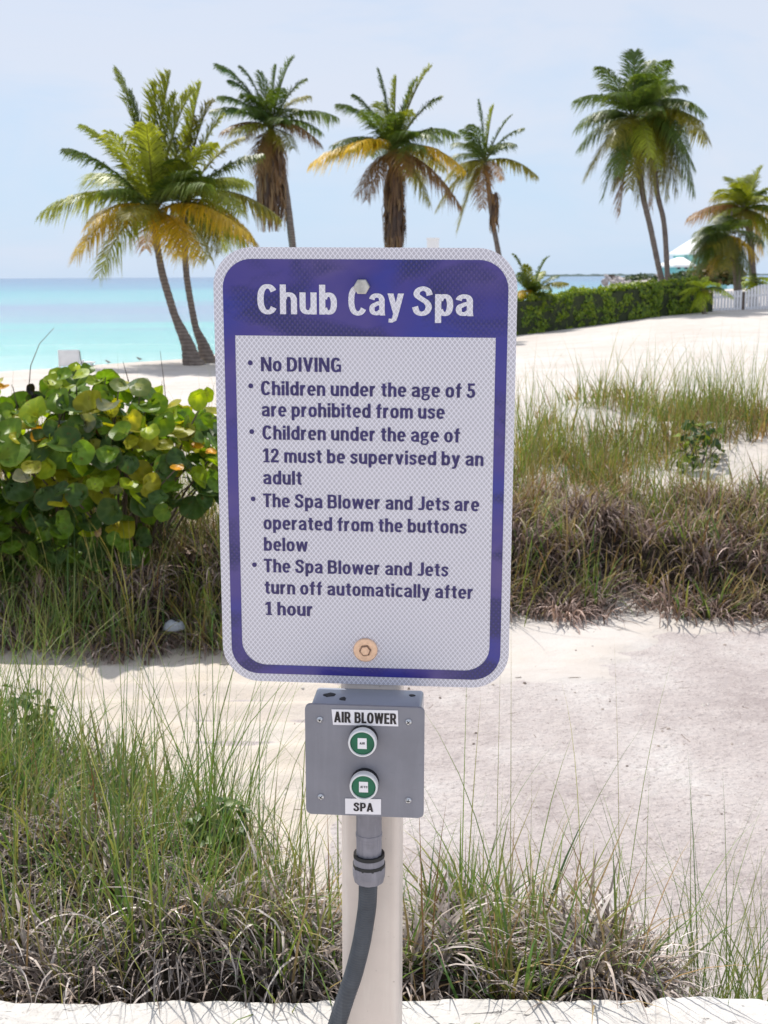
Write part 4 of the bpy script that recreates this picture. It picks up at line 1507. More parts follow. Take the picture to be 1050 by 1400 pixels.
for x, y, r, c in KEY:
    Y = front_Y(x, y) + rs2.uniform(-0.08, 0.08)
    p = px(x, y, Y)
    toward = Vector((rs2.normal(0, 0.35), -0.75 + rs2.normal(0, 0.3), 0.55 + rs2.normal(0, 0.35)))
    if r < 15 and c is YO:
        toward = Vector((0.1, -0.35, 0.9))
    k = np.array(c) * rs2.uniform(0.85, 1.15)
    add_leaf(p, toward, r * Y / FPX * 0.92, k, tuple(k * np.array([1.9, 1.6, 1.5]) + np.array([0.05, 0.04, 0.01])))
    tips.append(p)
C0 = px(120, 660, 4.85)
n_fill = 0
while n_fill < 820:                                   # the rest of the crown, through its whole volume
    d = Vector((rs2.normal(), rs2.normal(), rs2.normal())).normalized()
    f = rs2.uniform(0.45, 1.0) ** 0.5
    p = C0 + Vector((d.x * 0.66, d.y * 0.50, d.z * 0.45)) * f
    top = 0.34 + 0.10 * mnoise.noise(p * 2.2) - 0.12 * sstep(0.0, 0.5, p.x - C0.x) + 0.02
    if p.z - C0.z > top or p.z < gz(p.x, p.y) + 0.10:
        continue
    # keep hollows low at the front right where only twigs show
    if p.x > C0.x + 0.25 and p.z < C0.z - 0.05:
        continue
    n_fill += 1
    up = Vector((d.x * 0.6 + rs2.normal(0, 0.4), d.y * 0.6 + rs2.normal(0, 0.4), 0.6 + rs2.normal(0, 0.35)))
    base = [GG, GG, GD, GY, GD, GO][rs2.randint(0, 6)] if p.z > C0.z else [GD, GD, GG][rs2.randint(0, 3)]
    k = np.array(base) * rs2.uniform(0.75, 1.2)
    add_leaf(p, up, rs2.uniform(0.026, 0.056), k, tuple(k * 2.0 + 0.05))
    if n_fill % 3 == 0:
        tips.append(p)
fan = np.array([f[:3] for f in FF if f[2] == f[3]])
quad = np.array([f for f in FF if f[2] != f[3]])
fo = link('foliage', np_mesh('foliage', np.array(VV), [quad, fan], np.array(CC)), M_GRAPE, bush, smooth=True)
bm = bmesh.new()
for k in range(95):
    t = tips[rs2.randint(0, len(tips))]
    root = Vector((C0.x + (t.x - C0.x) * 0.35 + rs2.normal(0, 0.05), 4.85 + rs2.normal(0, 0.08), gz(C0.x, 4.8)))
    mid = root.lerp(t, 0.55) + Vector((rs2.normal(0, 0.04), rs2.normal(0, 0.04), 0.05))
    pts = [root.lerp(mid, s) for s in (0, 0.5)] + [mid, mid.lerp(t, 0.5) + Vector((0, 0, 0.01)), t]
    bm_tube(bm, [q - bush_base for q in pts], [0.007, 0.006, 0.0045, 0.0035, 0.002], 6)
link('branches', bm_mesh('branches', bm), M_TWIG, bush)
# dry stalk with a curled black leaf above the bush
for sp_ in ([(38, 548, 4.7), (42, 500, 4.7), (54, 470, 4.7), (74, 448, 4.7)], [(24, 560, 4.7), (18, 530, 4.7), (15, 526, 4.7)], [(105, 524, 4.65), (97, 512, 4.65), (88, 502, 4.65)],
            [(176, 522, 4.9), (172, 508, 4.9), (168, 494, 4.9)], [(228, 560, 4.9), (224, 520, 4.9), (219, 480, 4.9)], [(215, 570, 4.9), (219, 545, 4.9), (222, 520, 4.9)]):
    bm = bmesh.new()
    bm_tube(bm, [px(*q) - bush_base for q in sp_], [0.0022 - 0.0014 * i / (len(sp_) - 1) for i in range(len(sp_))], 5)
    link('dry_stalk', bm_mesh('dry_stalk', bm), M_TWIG, bush)
V_, F_, C_ = [], [], []
for x, y, r in ((41, 533, 8), (48, 545, 7)):
    v, f, c = grape_leaf(px(x, y, 4.68), (0.8, -0.5, 0.2), r * 4.7 / FPX, (0.015, 0.012, 0.012), (0.02, 0.015, 0.015), rs2)
    b = len(V_)
    V_ += [tuple(Vector(q) - bush_base) for q in v]
    F_ += [tuple(i + b for i in q[:3]) for q in f] + [tuple(i + b for i in (q[0], q[2], q[3])) for q in f if q[2] != q[3]]
    C_ += list(c)
bl = link('dead_leaf', np_mesh('dead_leaf', np.array(V_), np.array(F_), np.array(C_)), M_GRAPE, bush)
bl['label'] = 'curled black dead leaf on a thin dry stalk'


def small_shrub(name, c, rx, rz, n, size, label, cols, seed, rootz):
    rs = np.random.RandomState(seed)
    root = empty(name, Vector((c.x, c.y, rootz)), label, 'shrub')
    d = rs.normal(0, 1, (n, 3))
    d /= np.linalg.norm(d, axis=1)[:, None]
    P = d * (rs.uniform(0.35, 1, (n, 1)) ** 0.5) * np.array([rx, rx, rz])
    off = np.array(c - root.location)
    V, F, C = leaf_quads(P + off, d * 0.6 + np.array([0, -0.1, 0.7]), rs.uniform(0.7, 1.3, n) * size, pick(cols, n, rs), rs, aspect=0.75)
    link('foliage', np_mesh('foliage', V, F, C), M_LEAF, root)
    bm = bmesh.new()
    for k in range(14):
        t = Vector(P[rs.randint(0, n)] + off)
        bm_tube(bm, [Vector((t.x * 0.2, t.y * 0.2, 0)), Vector((t.x * 0.6, t.y * 0.6, t.z * 0.5)), t], [0.004, 0.003, 0.0015], 5)
    link('stems', bm_mesh('stems', bm), M_TWIG, root)
    return root


SG = [(0.08, 0.14, 0.025), (0.12, 0.18, 0.03), (0.05, 0.10, 0.02)]
p = px(8, 1000, 2.62)
small_shrub('small_leaved_shrub', p, 0.11, 0.10, 330, 0.022, 'small green shrub with tiny leaves at the left edge beside the track', SG, 3, gz(p.x, p.y))
p = px(300, 1125, 2.02)
small_shrub('small_leaved_shrub', p, 0.055, 0.045, 70, 0.022, 'low bright green sprig in the foreground grass left of the grey box', SG, 4, gz(p.x, p.y))
p = px(955, 615, 6.1)
small_shrub('sea_grape_sprig', p, 0.12, 0.16, 100, 0.05, 'young sea grape with yellow-green leaves amid the dune grass on the right', [(0.06, 0.10, 0.02), (0.18, 0.24, 0.02), (0.04, 0.08, 0.02)], 6, gz(p.x, p.y))
p = px(400, 1225, 2.1)
small_shrub('small_leaved_shrub', p, 0.03, 0.04, 40, 0.02, 'tiny green sprig beside the post, left of the conduit', SG, 8, gz(p.x, p.y))

# ---- mushroom garden light in the grass left of the sign
p = px(238, 853, 4.32)
gl_z = gz(p.x, p.y)
lamp = empty('garden_light', Vector((p.x, p.y, gl_z)), 'small grey dome-topped garden light half hidden in grass left of the sign', 'garden light')
hz_ = p.z - gl_z
bm = bmesh.new()
bm_lathe(bm, [(0.037, hz_ - 0.016), (0.0365, hz_ - 0.011), (0.031, hz_ + 0.002), (0.021, hz_ + 0.011), (0.008, hz_ + 0.015)], 'Z', (0, 0, 0), 24)
link('dome_cap', bm_mesh('dome_cap', bm), M_GREYP, lamp)
bm = bmesh.new()
bm_lathe(bm, [(0.007, hz_ + 0.0165), (0.007, hz_ + 0.021), (0.005, hz_ + 0.023)], 'Z', (0.002, -0.004, 0), 12)
bm_box(bm, (0.012, -0.010, hz_ + 0.0135), (0.018, 0.010, 0.006), Matrix.Rotation(R(20), 3, 'Y'))
link('knob', bm_mesh('knob', bm), M_BLACK, lamp)
bm = bmesh.new()
bm_lathe(bm, [(0.013, hz_ - 0.021), (0.013, 0.02), (0.016, -0.02)], 'Z', (0, 0, 0), 18)
link('stem', bm_mesh('stem', bm), M_TWIG, lamp)

# ------------------------------------------------------------------ palms
PG = (0.092, 0.145, 0.030)
PO = (0.22, 0.21, 0.028)
PYG = (0.27, 0.31, 0.032)
PY = (0.50, 0.35, 0.025)
PD = (0.24, 0.135, 0.060)
PLUSH = (0.42, 0.52, 0.04)
PCOL = {'g': PG, 'o': PO, 'v': PYG, 'y': PY, 'd': PD, 'l': PLUSH}


def frond_mesh(hub, tip, droop, color, rs, leaf=0.62, n=46, sag=0.55, wleaf=0.045, wind=Vector((0, 0, 0))):
    """one pinnate frond from hub to tip (own coordinates)"""
    d = tip - hub
    Lf = d.length
    ctrl = hub + d * 0.48 + Vector((0, 0, droop * Lf))
    pt = lambda t: hub * ((1 - t) ** 2) + ctrl * (2 * t * (1 - t)) + tip * (t * t)
    tg = lambda t: ((ctrl - hub) * (2 * (1 - t)) + (tip - ctrl) * (2 * t)).normalized()
    V, F, C = [], [], []
    col = np.array(color)
    rach = col * 0.5 + np.array((0.16, 0.13, 0.04)) * 0.5
    m = 12
    for k in range(m + 1):
        t = k / m
        p, T = pt(t), tg(t)
        S = T.cross(Vector((0, 0, 1)))
        S = S.normalized() if S.length > 1e-3 else Vector((1, 0, 0))
        U = S.cross(T)
        r = 0.030 * (1 - t) * (Lf / 2.6) + 0.005
        for q in (S * r, U * r, -S * r, -U * r):
            V.append(p + q)
            C.append(rach)
        if k:
            a, b = (k - 1) * 4, k * 4
            for q in range(4):
                F.append((a + q, a + (q + 1) % 4, b + (q + 1) % 4, b + q))
    for k in range(n):
        t = 0.13 + 0.87 * (k + rs.uniform(0, 0.7)) / n
        p, T = pt(min(t, 1)), tg(min(t, 1))
        S = T.cross(Vector((0, 0, 1)))
        S = S.normalized() if S.length > 1e-3 else Vector((1, 0, 0))
        U = S.cross(T)
        ln = leaf * (0.45 + 0.55 * math.sin(math.pi * min(1, t * 0.86 + 0.10)) ** 0.7) * (1 - 0.45 * max(0, t - 0.75) / 0.25) * Lf / 2.6
        for sd in (1, -1):
            fwd = 0.30 + 0.45 * t + 0.55 * max(0.0, T.z) + rs.uniform(-0.25, 0.25)
            if rs.rand() < 0.07:
                continue
            dr = (S * sd + T * fwd + U * rs.uniform(0.0, 0.35)).normalized()
            l = ln * rs.uniform(0.75, 1.1)
            sg = sag * (1 - 0.75 * max(0.0, T.z))
            mid = p + dr * l * 0.5 + Vector((0, 0, -sg * l * 0.16)) + wind * l * 0.3
            end = p + dr * l * 0.86 + Vector((0, 0, -sg * l * rs.uniform(0.40, 0.95))) + wind * l * rs.uniform(0.6, 1.6)
            w = T * wleaf * (Lf / 2.6) * 0.5
            b = len(V)
            V += [p - w * 0.6, p + w * 0.6, mid + w, mid - w, end]
            cc = col * rs.uniform(0.75, 1.25)
            ce = cc * 0.85 + np.array(PD) * 0.15
            C += [cc, cc, cc, cc, ce]
            F.append((b, b + 1, b + 2, b + 3))
            F.append((b + 3, b + 2, b + 4, b + 4))
    V = np.array([tuple(v) for v in V])
    quad = np.array([f for f in F if f[2] != f[3]])
    tri = np.array([f[:3] for f in F if f[2] == f[3]])
    return np_mesh('frond', V, [quad, tri], np.array(C))


def palm(label, Y, trunk, hub_px, fronds, seed, extra=6, skirt=None, group='coconut palms along the beach', base_z=None, name='coconut_palm', leaf=0.95, wind=Vector((-0.10, 0.05, 0)), flen=None, n=96, hubdy=0.0, wleaf=0.045):
    """trunk: [(x, y, width px)] from foot to crown; fronds: [(x, y, colour)] tips in the photograph, each given its own depth"""
    rs = np.random.RandomState(seed)
    s = Y / FPX
    foot = px(trunk[0][0], trunk[0][1], Y)
    fz = gz(foot.x, foot.y) if base_z is None else base_z
    root = empty(name, Vector((foot.x, foot.y, fz)), label, 'palm tree', group)
    o = root.location.copy()
    pts = [px(x, y, Y + hubdy * i / max(1, len(trunk) - 1)) for i, (x, y, w) in enumerate(trunk)]
    wd = [w * s * 0.5 for x, y, w in trunk]
    if pts[0].z > fz + 0.02:
        pts = [Vector((pts[0].x + 0.1, pts[0].y, fz - 0.1))] + pts
        wd = [wd[0] * 1.25] + wd
    else:
        pts = [Vector((pts[0].x, pts[0].y, fz - 0.15))] + pts[1:] if len(pts) > 1 and pts[1].z > fz else pts
    hub = px(hub_px[0], hub_px[1], Y + hubdy)
    pts.append(hub)
    wd.append(wd[-1] * 0.9)
    fine, fr = [], []
    for i in range(len(pts) - 1):
        a, b, c, d = pts[max(i - 1, 0)], pts[i], pts[i + 1], pts[min(i + 2, len(pts) - 1)]
        for k in range(8):
            t = k / 8
            fine.append(0.5 * (2 * b + (c - a) * t + (2 * a - 5 * b + 4 * c - d) * t * t + (3 * b - a - 3 * c + d) * t ** 3) - o)
            fr.append((wd[i] * (1 - t) + wd[i + 1] * t) * (1 + 0.035 * math.sin(len(fine) * 2.1)))
    fine.append(pts[-1] - o)
    fr.append(wd[-1])
    bm = bmesh.new()
    bm_tube(bm, fine, fr, 12)
    link('trunk', bm_mesh('trunk', bm), M_BARK, root, smooth=True)
    h = hub - o
    lens = [math.hypot(x - hub_px[0], y - hub_px[1]) for x, y, *_ in fronds]
    Lm = flen or max(1.6, 0.92 * np.percentile(lens, 80)) * (1 if flen else s)
    for i, fd in enumerate(fronds):
        x, y, c = fd[:3]
        d = math.hypot(x - hub_px[0], y - hub_px[1]) * s
        depth = math.sqrt(max(0.0, Lm * Lm - d * d)) * rs.uniform(0.55, 0.95)
        sgn = fd[3] if len(fd) > 3 else (1 if rs.rand() < 0.5 else -1)
        if c in 'yd' and len(fd) <= 3:
            sgn = -1 if rs.rand() < 0.75 else 1
        tip = px(x, y, Y + hubdy + sgn * depth) - o
        up = (tip.z - h.z) / Lm
        droop = 0.28 + 0.14 * rs.rand() if up < 0.35 else 0.18 + 0.12 * rs.rand()
        if up < -0.55:
            droop = 0.30
        f = link('frond', frond_mesh(h, tip, droop, PCOL[c], rs, leaf, n, 1.0, wleaf, wind), M_FROND, root)
        if c == 'y':
            f['label'] = 'yellowed frond'
        elif c == 'd':
            f['label'] = 'brown drying frond'
    for k in range(extra):                             # fronds pointing towards and away from the viewer
        az = rs.choice([math.pi / 2, -math.pi / 2]) + rs.uniform(-0.75, 0.75)
        el = rs.uniform(-0.5, 1.0)
        l = Lm * rs.uniform(0.8, 1.0)
        tip = h + Vector((math.cos(az) * math.cos(el), math.sin(az) * math.cos(el), math.sin(el) * 0.8 - 0.1)) * l
        link('frond', frond_mesh(h, tip, 0.22, PCOL['g' if el > 0 else 'o'], rs, leaf, n, 1.0, wleaf, wind), M_FROND, root)
    # young spear and coconuts' sheath fibres at the heart of the crown
    if skirt:
        x0, x1, y0, y1, cnt = skirt
        P, azs = [], []
        top = px((x0 + x1) / 2, y0, Y + hubdy) - o
        bot = px((x0 + x1) / 2, y1, Y + hubdy) - o
        hw = (x1 - x0) * 0.5 * s
        V, F, C = [], [], []
        for k in range(cnt):
            a = rs.uniform(0, 2 * math.pi)
            z0 = rs.uniform(0, 0.75)
            rr = hw * rs.uniform(0.45, 0.95)
            st_ = top.lerp(bot, z0) + Vector((math.cos(a) * rr * 0.75, math.sin(a) * rr * 0.75, 0))
            ln = (top - bot).length * rs.uniform(0.22, 0.42)
            ln = min(ln, (top - bot).length * (1.04 - z0))
            en = st_ + Vector((math.cos(a) * hw * 0.18 + rs.normal(0, 0.05), math.sin(a) * hw * 0.18, -ln))
            md = st_.lerp(en, 0.45) + Vector((math.cos(a), math.sin(a), 0)) * hw * 0.22
            sd = Vector((-math.sin(a), math.cos(a), 0)) * rs.uniform(0.02, 0.05)
            b = len(V)
            cc = np.array([(0.16, 0.095, 0.058), (0.24, 0.14, 0.075), (0.10, 0.062, 0.045), (0.30, 0.19, 0.10)][rs.randint(0, 4)])
            V += [st_ - sd, st_ + sd, md + sd, md - sd, en + sd * 0.3, en - sd * 0.3]
            C += [cc] * 6
            F += [(b, b + 1, b + 2, b + 3), (b + 3, b + 2, b + 4, b + 5)]
        sk = link('dead_frond_skirt', np_mesh('dead_frond_skirt', np.array([tuple(v) for v in V]), np.array(F), np.array(C)), M_FROND, root)
        sk['label'] = 'shaggy skirt of dead brown fronds round the trunk'
    return root


palm('tall leaning coconut palm with yellow lower fronds, left trunk of the pair by the water', 33.5,
     [(262, 493, 26), (256, 470, 18), (240, 434, 10.7), (231, 406, 10.5), (222.6, 377, 10.2), (217, 349, 9), (213, 325, 10)], (211, 292),
     [(58, 291, 'v'), (103, 351, 'y'), (135, 377, 'v'), (92, 203, 'g'), (116, 172, 'v', 1), (163, 101, 'v'), (214, 118, 'v'), (262, 124, 'v'), (240, 132, 'v', 1), (128, 240, 'v', 1),
      (270, 356, 'y', -1), (244, 350, 'y', -1), (318, 322, 'v'), (180, 130, 'g', 1), (290, 195, 'v', -1), (150, 180, 'v', -1), (200, 170, 'v', -1), (300, 250, 'v', 1), (120, 310, 'y', -1), (140, 262, 'g', -1), (270, 165, 'v', 1), (340, 320, 'y', -1), (200, 340, 'd', 1), (232, 105, 'v', 1)], 21, extra=5)
palm('coconut palm behind its leaning neighbour, right trunk of the pair by the water', 34.3,
     [(284, 493, 24), (277, 470, 15), (268, 449, 9.5), (262, 420, 8.8), (257, 391, 8.8), (254, 363, 8.4)], (250, 276),
     [(304, 158, 'v'), (330, 188, 'o'), (357, 210, 'g'), (381, 296, 'o'), (351, 333, 'y'), (313, 340, 'v'), (345, 345, 'v', 1), (274, 118, 'v', 1), (225, 140, 'g', 1), (290, 140, 'o'), (340, 250, 'v', 1), (180, 180, 'v', 1), (160, 270, 'g', 1), (330, 290, 'v', -1), (300, 345, 'o')], 22, extra=4)
palm('coconut palm with thick brown dead skirt on a thin leaning trunk, left of the bolt', 50,
     [(412, 440, 11), (400, 336, 10), (392, 270, 9.5), (384, 225, 9.5)], (370, 176),
     [(298, 88, 'g'), (330, 92, 'g', 1), (356, 99, 'g'), (401, 79, 'g'), (418, 108, 'g'), (422, 131, 'o', 1), (461, 160, 'g'), (439, 199, 'd'), (300, 131, 'g'), (290, 150, 'g'), (304, 180, 'd'), (335, 192, 'd'), (378, 92, 'g', 1),
      (440, 182, 'g', 1), (385, 120, 'g', -1), (345, 130, 'g', -1), (410, 150, 'g', -1), (330, 150, 'g', -1), (315, 110, 'g', 1), (352, 240, 'd', -1), (385, 250, 'd', -1)], 23, extra=5, skirt=(346, 392, 184, 312, 420))
palm('coconut palm with a thick straight skirt of dead fronds, directly above the sign top', 44,
     [(541, 440, 16), (540, 338, 15), (539, 260, 15)], (538, 208),
     [(425, 224, 'y'), (456, 197, 'g'), (463, 142, 'g'), (485, 130, 'g', 1), (518, 98, 'g'), (542, 108, 'v', 1), (588, 92, 'v'), (602, 132, 'g'), (626, 184, 'g'), (634, 231, 'y'), (588, 279, 'o', -1), (629, 280, 'd', -1), (608, 231, 'o'),
      (502, 273, 'd', -1), (488, 268, 'd'), (478, 204, 'y', -1), (560, 150, 'v', -1), (570, 108, 'g', 1), (500, 150, 'g', -1), (600, 190, 'g', -1), (450, 215, 'o', 1), (580, 250, 'o', 1), (520, 140, 'v', 1), (560, 240, 'd', -1)], 24, extra=5, skirt=(523, 555, 224, 345, 420))
palm('slender small-crowned coconut palm standing above the sign corner, right of the white column', 60,
     [(700, 440, 9), (682, 348, 7), (672, 293, 6.5), (668, 256, 6.5)], (663, 222),
     [(655, 139, 'g'), (699, 158, 'g'), (704, 197, 'g'), (735, 241, 'o'), (687, 246, 'd'), (632, 177, 'g'), (622, 196, 'g'), (612, 246, 'o'), (598, 284, 'o'), (626, 314, 'o'), (675, 146, 'v', 1), (660, 284, 'd', -1), (715, 175, 'g', 1), (645, 170, 'g', -1), (690, 200, 'g', -1), (640, 260, 'o', 1), (610, 220, 'g', 1)], 25, extra=4, skirt=(668, 684, 262, 318, 90))
palm('tall dense-crowned coconut palm behind the hedge, left trunk of the close pair', 54,
     [(906, 391, 8.5), (899, 358, 7.5), (889, 310, 7.5), (877, 256, 7.5)], (866, 164),
     [(820, 91, 'g'), (826, 114, 'g', 1), (868, 71, 'g'), (890, 84, 'g', 1), (788, 136, 'g'), (788, 177, 'g'), (791, 205, 'g'), (800, 243, 'o'), (825, 270, 'g'), (848, 290, 'd', -1), (861, 258, 'o', -1), (882, 270, 'o', -1), (845, 240, 'g', -1),
      (835, 200, 'o', -1), (890, 215, 'v', -1), (870, 240, 'o', -1), (905, 150, 'g'), (840, 130, 'g', -1), (870, 110, 'g', 1), (810, 160, 'g', 1), (840, 262, 'o', 1), (897, 262, 'o', 1), (872, 276, 'o', 1)], 26, extra=6, n=100, wleaf=0.044)
palm('tall dense-crowned coconut palm behind the hedge, right trunk of the close pair', 55.5,
     [(913, 388, 7.5), (908, 307, 6.8), (897.5, 256, 6.8)], (889, 152),
     [(913, 82, 'g'), (896, 92, 'g', 1), (934, 118, 'g'), (963, 156, 'g'), (967, 192, 'o'), (950, 229, 'g'), (949, 262, 'g'), (913, 270, 'o', -1), (930, 240, 'o', -1), (925, 150, 'g', 1), (900, 230, 'v', -1), (940, 205, 'g', -1), (880, 100, 'g', -1), (915, 110, 'g', 1), (935, 180, 'g', 1), (860, 120, 'g', 1), (845, 250, 'o', 1), (925, 262, 'o', 1), (890, 282, 'd', 1), (905, 250, 'o', 1)], 27, extra=6, n=100, wleaf=0.044)
palm('short leafy coconut palm with tan hanging fronds at the right edge of the picture', 58,
     [(1030, 385, 11), (1029, 372, 9.5), (1025, 321, 9.5)], (1020, 288),
     [(1041, 229, 'v'), (1019, 244, 'v'), (996, 243, 'v'), (988, 258, 'v'), (964, 286, 'v'), (945, 295, 'd'), (993, 311, 'd', -1), (1052, 256, 'v'), (1080, 262, 'v'), (1088, 300, 'y'), (1072, 330, 'v'), (1050, 320, 'v', -1), (1030, 240, 'v', 1), (975, 270, 'o', 1), (1060, 285, 'v', -1), (1000, 265, 'v', -1), (1042, 345, 'y', 1), (975, 300, 'v', -1), (1010, 250, 'v', -1), (1045, 270, 'v', -1), (985, 280, 'v', 1), (1062, 340, 'v', -1), (1008, 318, 'd', -1)], 28, extra=6, leaf=1.3)
palm('low dark coconut palm whose drooping fronds hide the turquoise house', 56,
     [(1008, 385, 10), (1005, 362, 9), (1000, 340, 9)], (993, 322),
     [(950, 327, 'g'), (944, 366, 'g'), (962, 360, 'g', 1), (973, 373, 'y'), (1007, 386, 'g', -1), (994, 368, 'o', -1), (1014, 356, 'g'), (1040, 330, 'g'), (1036, 352, 'y'), (960, 312, 'g', 1), (985, 300, 'g'), (1020, 308, 'g', 1), (970, 345, 'g', -1), (1015, 376, 'g', 1), (985, 360, 'g', 1), (1000, 350, 'o', -1), (955, 345, 'g', 1), (947, 345, 'g', -1), (965, 330, 'g', -1), (978, 310, 'g', -1), (955, 372, 'g', -1), (980, 378, 'g', -1), (968, 318, 'g', -1), (1005, 300, 'g', -1), (1025, 370, 'g', -1), (960, 355, 'g', -1)], 29, extra=6, leaf=1.4)
palm('young palm with a few spread fronds just right of the sign top corner', 46.5,
     [(727, 420, 9), (727, 410, 9)], (727, 404),
     [(703, 348, 'g'), (750, 351, 'g'), (776, 387, 'o'), (743, 371, 'v', 1), (709, 408, 'y', -1), (763, 376, 'g', 1), (690, 372, 'g', 1), (720, 362, 'v', -1), (735, 385, 'g', -1), (712, 372, 'g', -1), (752, 395, 'g', -1)], 30, extra=3, n=70, wleaf=0.07)
palm('bright lime-green young palm drooping over the left end of the white fence', 51,
     [(962, 424, 6), (962, 408, 6)], (962, 396),
     [(930, 411, 'l'), (944, 427, 'l', -1), (950, 384, 'l'), (985, 391, 'l'), (1002, 406, 'l'), (966, 378, 'l', 1), (936, 398, 'l', 1), (952, 420, 'l', -1), (975, 415, 'l', -1), (928, 402, 'l', -1), (940, 386, 'l', -1), (990, 402, 'l', -1), (960, 425, 'l', -1), (970, 384, 'l', -1)], 31, extra=3, n=40, wleaf=0.07, group='young palms by the fence')
palm('bright green young palm drooping over the middle of the white fence', 57.5,
     [(1031, 420, 6), (1031, 398, 6)], (1031, 386),
     [(1004, 393, 'l'), (1000, 408, 'g'), (1020, 414, 'g', -1), (1050, 384, 'l'), (1048, 398, 'g'), (1064, 402, 'l'), (1030, 374, 'l', 1), (1012, 381, 'l', 1), (1075, 390, 'l'), (1008, 400, 'l', -1), (1040, 402, 'l', -1), (1022, 404, 'l', -1)], 32, extra=2, n=40, wleaf=0.07, group='young palms by the fence')

# ------------------------------------------------------------------ hedge
hedge_pts = [px(640, 466, 43.5), px(706, 458, 45.8), px(780, 450, 48.0), px(860, 443, 50.5), px(935, 436, 52.5), px(962, 433, 53.4)]
hp0 = hedge_pts[0]
hedge = empty('clipped_hedge', Vector((hp0.x, hp0.y, gz(hp0.x, hp0.y))), 'long dense dark green clipped hedge along the back of the beach', 'hedge')
rs = np.random.RandomState(77)
n = 15000
P, Nn, cols = [], [], []
HC = np.array([(0.12, 0.20, 0.022), (0.18, 0.28, 0.024), (0.075, 0.13, 0.02), (0.28, 0.36, 0.025), (0.21, 0.31, 0.024)])
seg = rs.uniform(0, len(hedge_pts) - 1.001, n)
core_v = []
for s in seg:
    i = int(s)
    t = s - i
    b = hedge_pts[i].lerp(hedge_pts[i + 1], t)
    zg = gz(b.x, b.y) - 0.05
    top = 1.30 + 0.20 * mnoise.noise(Vector((s * 2.6, 0, 0))) + 0.13 * mnoise.noise(Vector((s * 11, 3, 0)))
    if s > 4.4:
        top *= 1 - 0.5 * (s - 4.4)
    face = rs.rand()
    if face < 0.55:                                    # front
        z = rs.uniform(0.02, top)
        bulge = 0.22 * mnoise.noise(Vector((s * 6, z * 2.2, 1))) + 0.12 * mnoise.noise(Vector((s * 19, z * 6, 1)))
        y = -0.55 - bulge + 0.25 * max(0, z - top + 0.3)
        nn = (0, -1, 0.25)
    elif face < 0.9:                                   # top
        y = rs.uniform(-0.55, 0.6)
        z = top + 0.10 * mnoise.noise(Vector((s * 13, y * 3, 5))) - 0.1 * abs(y) + abs(rs.normal(0, 0.05))
        nn = (0, -0.2, 1)
    else:                                              # back
        z = rs.uniform(0.1, top)
        y = 0.6 + 0.2 * mnoise.noise(Vector((s * 6, z * 2.2, 9)))
        nn = (0, 1, 0.25)
    P.append((b.x - hedge.location.x, b.y + y - hedge.location.y, zg + z - hedge.location.z))
    Nn.append(nn)
    k = HC[rs.randint(0, 5)] * rs.uniform(0.8, 1.2)
    if face >= 0.55 and rs.rand() < 0.35:
        k = np.array((0.30, 0.36, 0.02))  # sunlit highlight of the hedge top put into the leaf colour
    cols.append(k)
V, F, C = leaf_quads(np.array(P), np.array(Nn, float), rs.uniform(0.09, 0.17, n), np.array(cols), rs)
link('foliage', np_mesh('foliage', V, F, C), M_LEAF, hedge)
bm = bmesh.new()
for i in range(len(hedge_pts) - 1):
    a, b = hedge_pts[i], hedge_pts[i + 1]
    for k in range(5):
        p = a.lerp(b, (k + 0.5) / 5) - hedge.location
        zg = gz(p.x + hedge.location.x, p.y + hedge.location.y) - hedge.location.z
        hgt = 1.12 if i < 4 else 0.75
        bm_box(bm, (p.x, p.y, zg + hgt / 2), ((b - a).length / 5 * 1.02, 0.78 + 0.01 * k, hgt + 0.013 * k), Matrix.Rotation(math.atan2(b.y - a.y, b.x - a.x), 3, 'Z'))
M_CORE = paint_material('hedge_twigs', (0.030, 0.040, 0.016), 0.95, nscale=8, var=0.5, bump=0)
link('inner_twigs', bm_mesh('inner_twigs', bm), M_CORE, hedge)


# low scrub and rocks of the breakwater behind the hedge
def scrub(label, x0, x1, y_top, y_bot, Y, n, cols, seed, name='low_scrub'):
    rs = np.random.RandomState(seed)
    a, b = px(x0, y_bot, Y), px(x1, y_bot, Y)
    c = px((x0 + x1) / 2, y_bot, Y)
    h = px(x0, y_top, Y).z - a.z
    root = empty(name, c, label, 'shrub')
    u = rs.uniform(-1, 1, n)
    P = np.stack([u * (b.x - a.x) / 2, rs.normal(0, 0.6, n), np.abs(rs.rand(n)) * h * (0.55 + 0.45 * np.cos(u * 1.3)) * (0.75 + 0.5 * vnoise(u * 7 + seed, u * 0))], 1)
    V, F, C = leaf_quads(P, np.tile(np.array([[0, -0.5, 0.8]]), (n, 1)), rs.uniform(0.2, 0.5, n), pick(cols, n, rs), rs)
    link('foliage', np_mesh('foliage', V, F, C), M_LEAF, root)
    bm = bmesh.new()
    bm_tube(bm, [Vector((0, 0, -1.4)), Vector((0, 0, h * 0.5))], [0.2, 0.1], 7)
    link('stem', bm_mesh('stem', bm), M_TWIG, root)


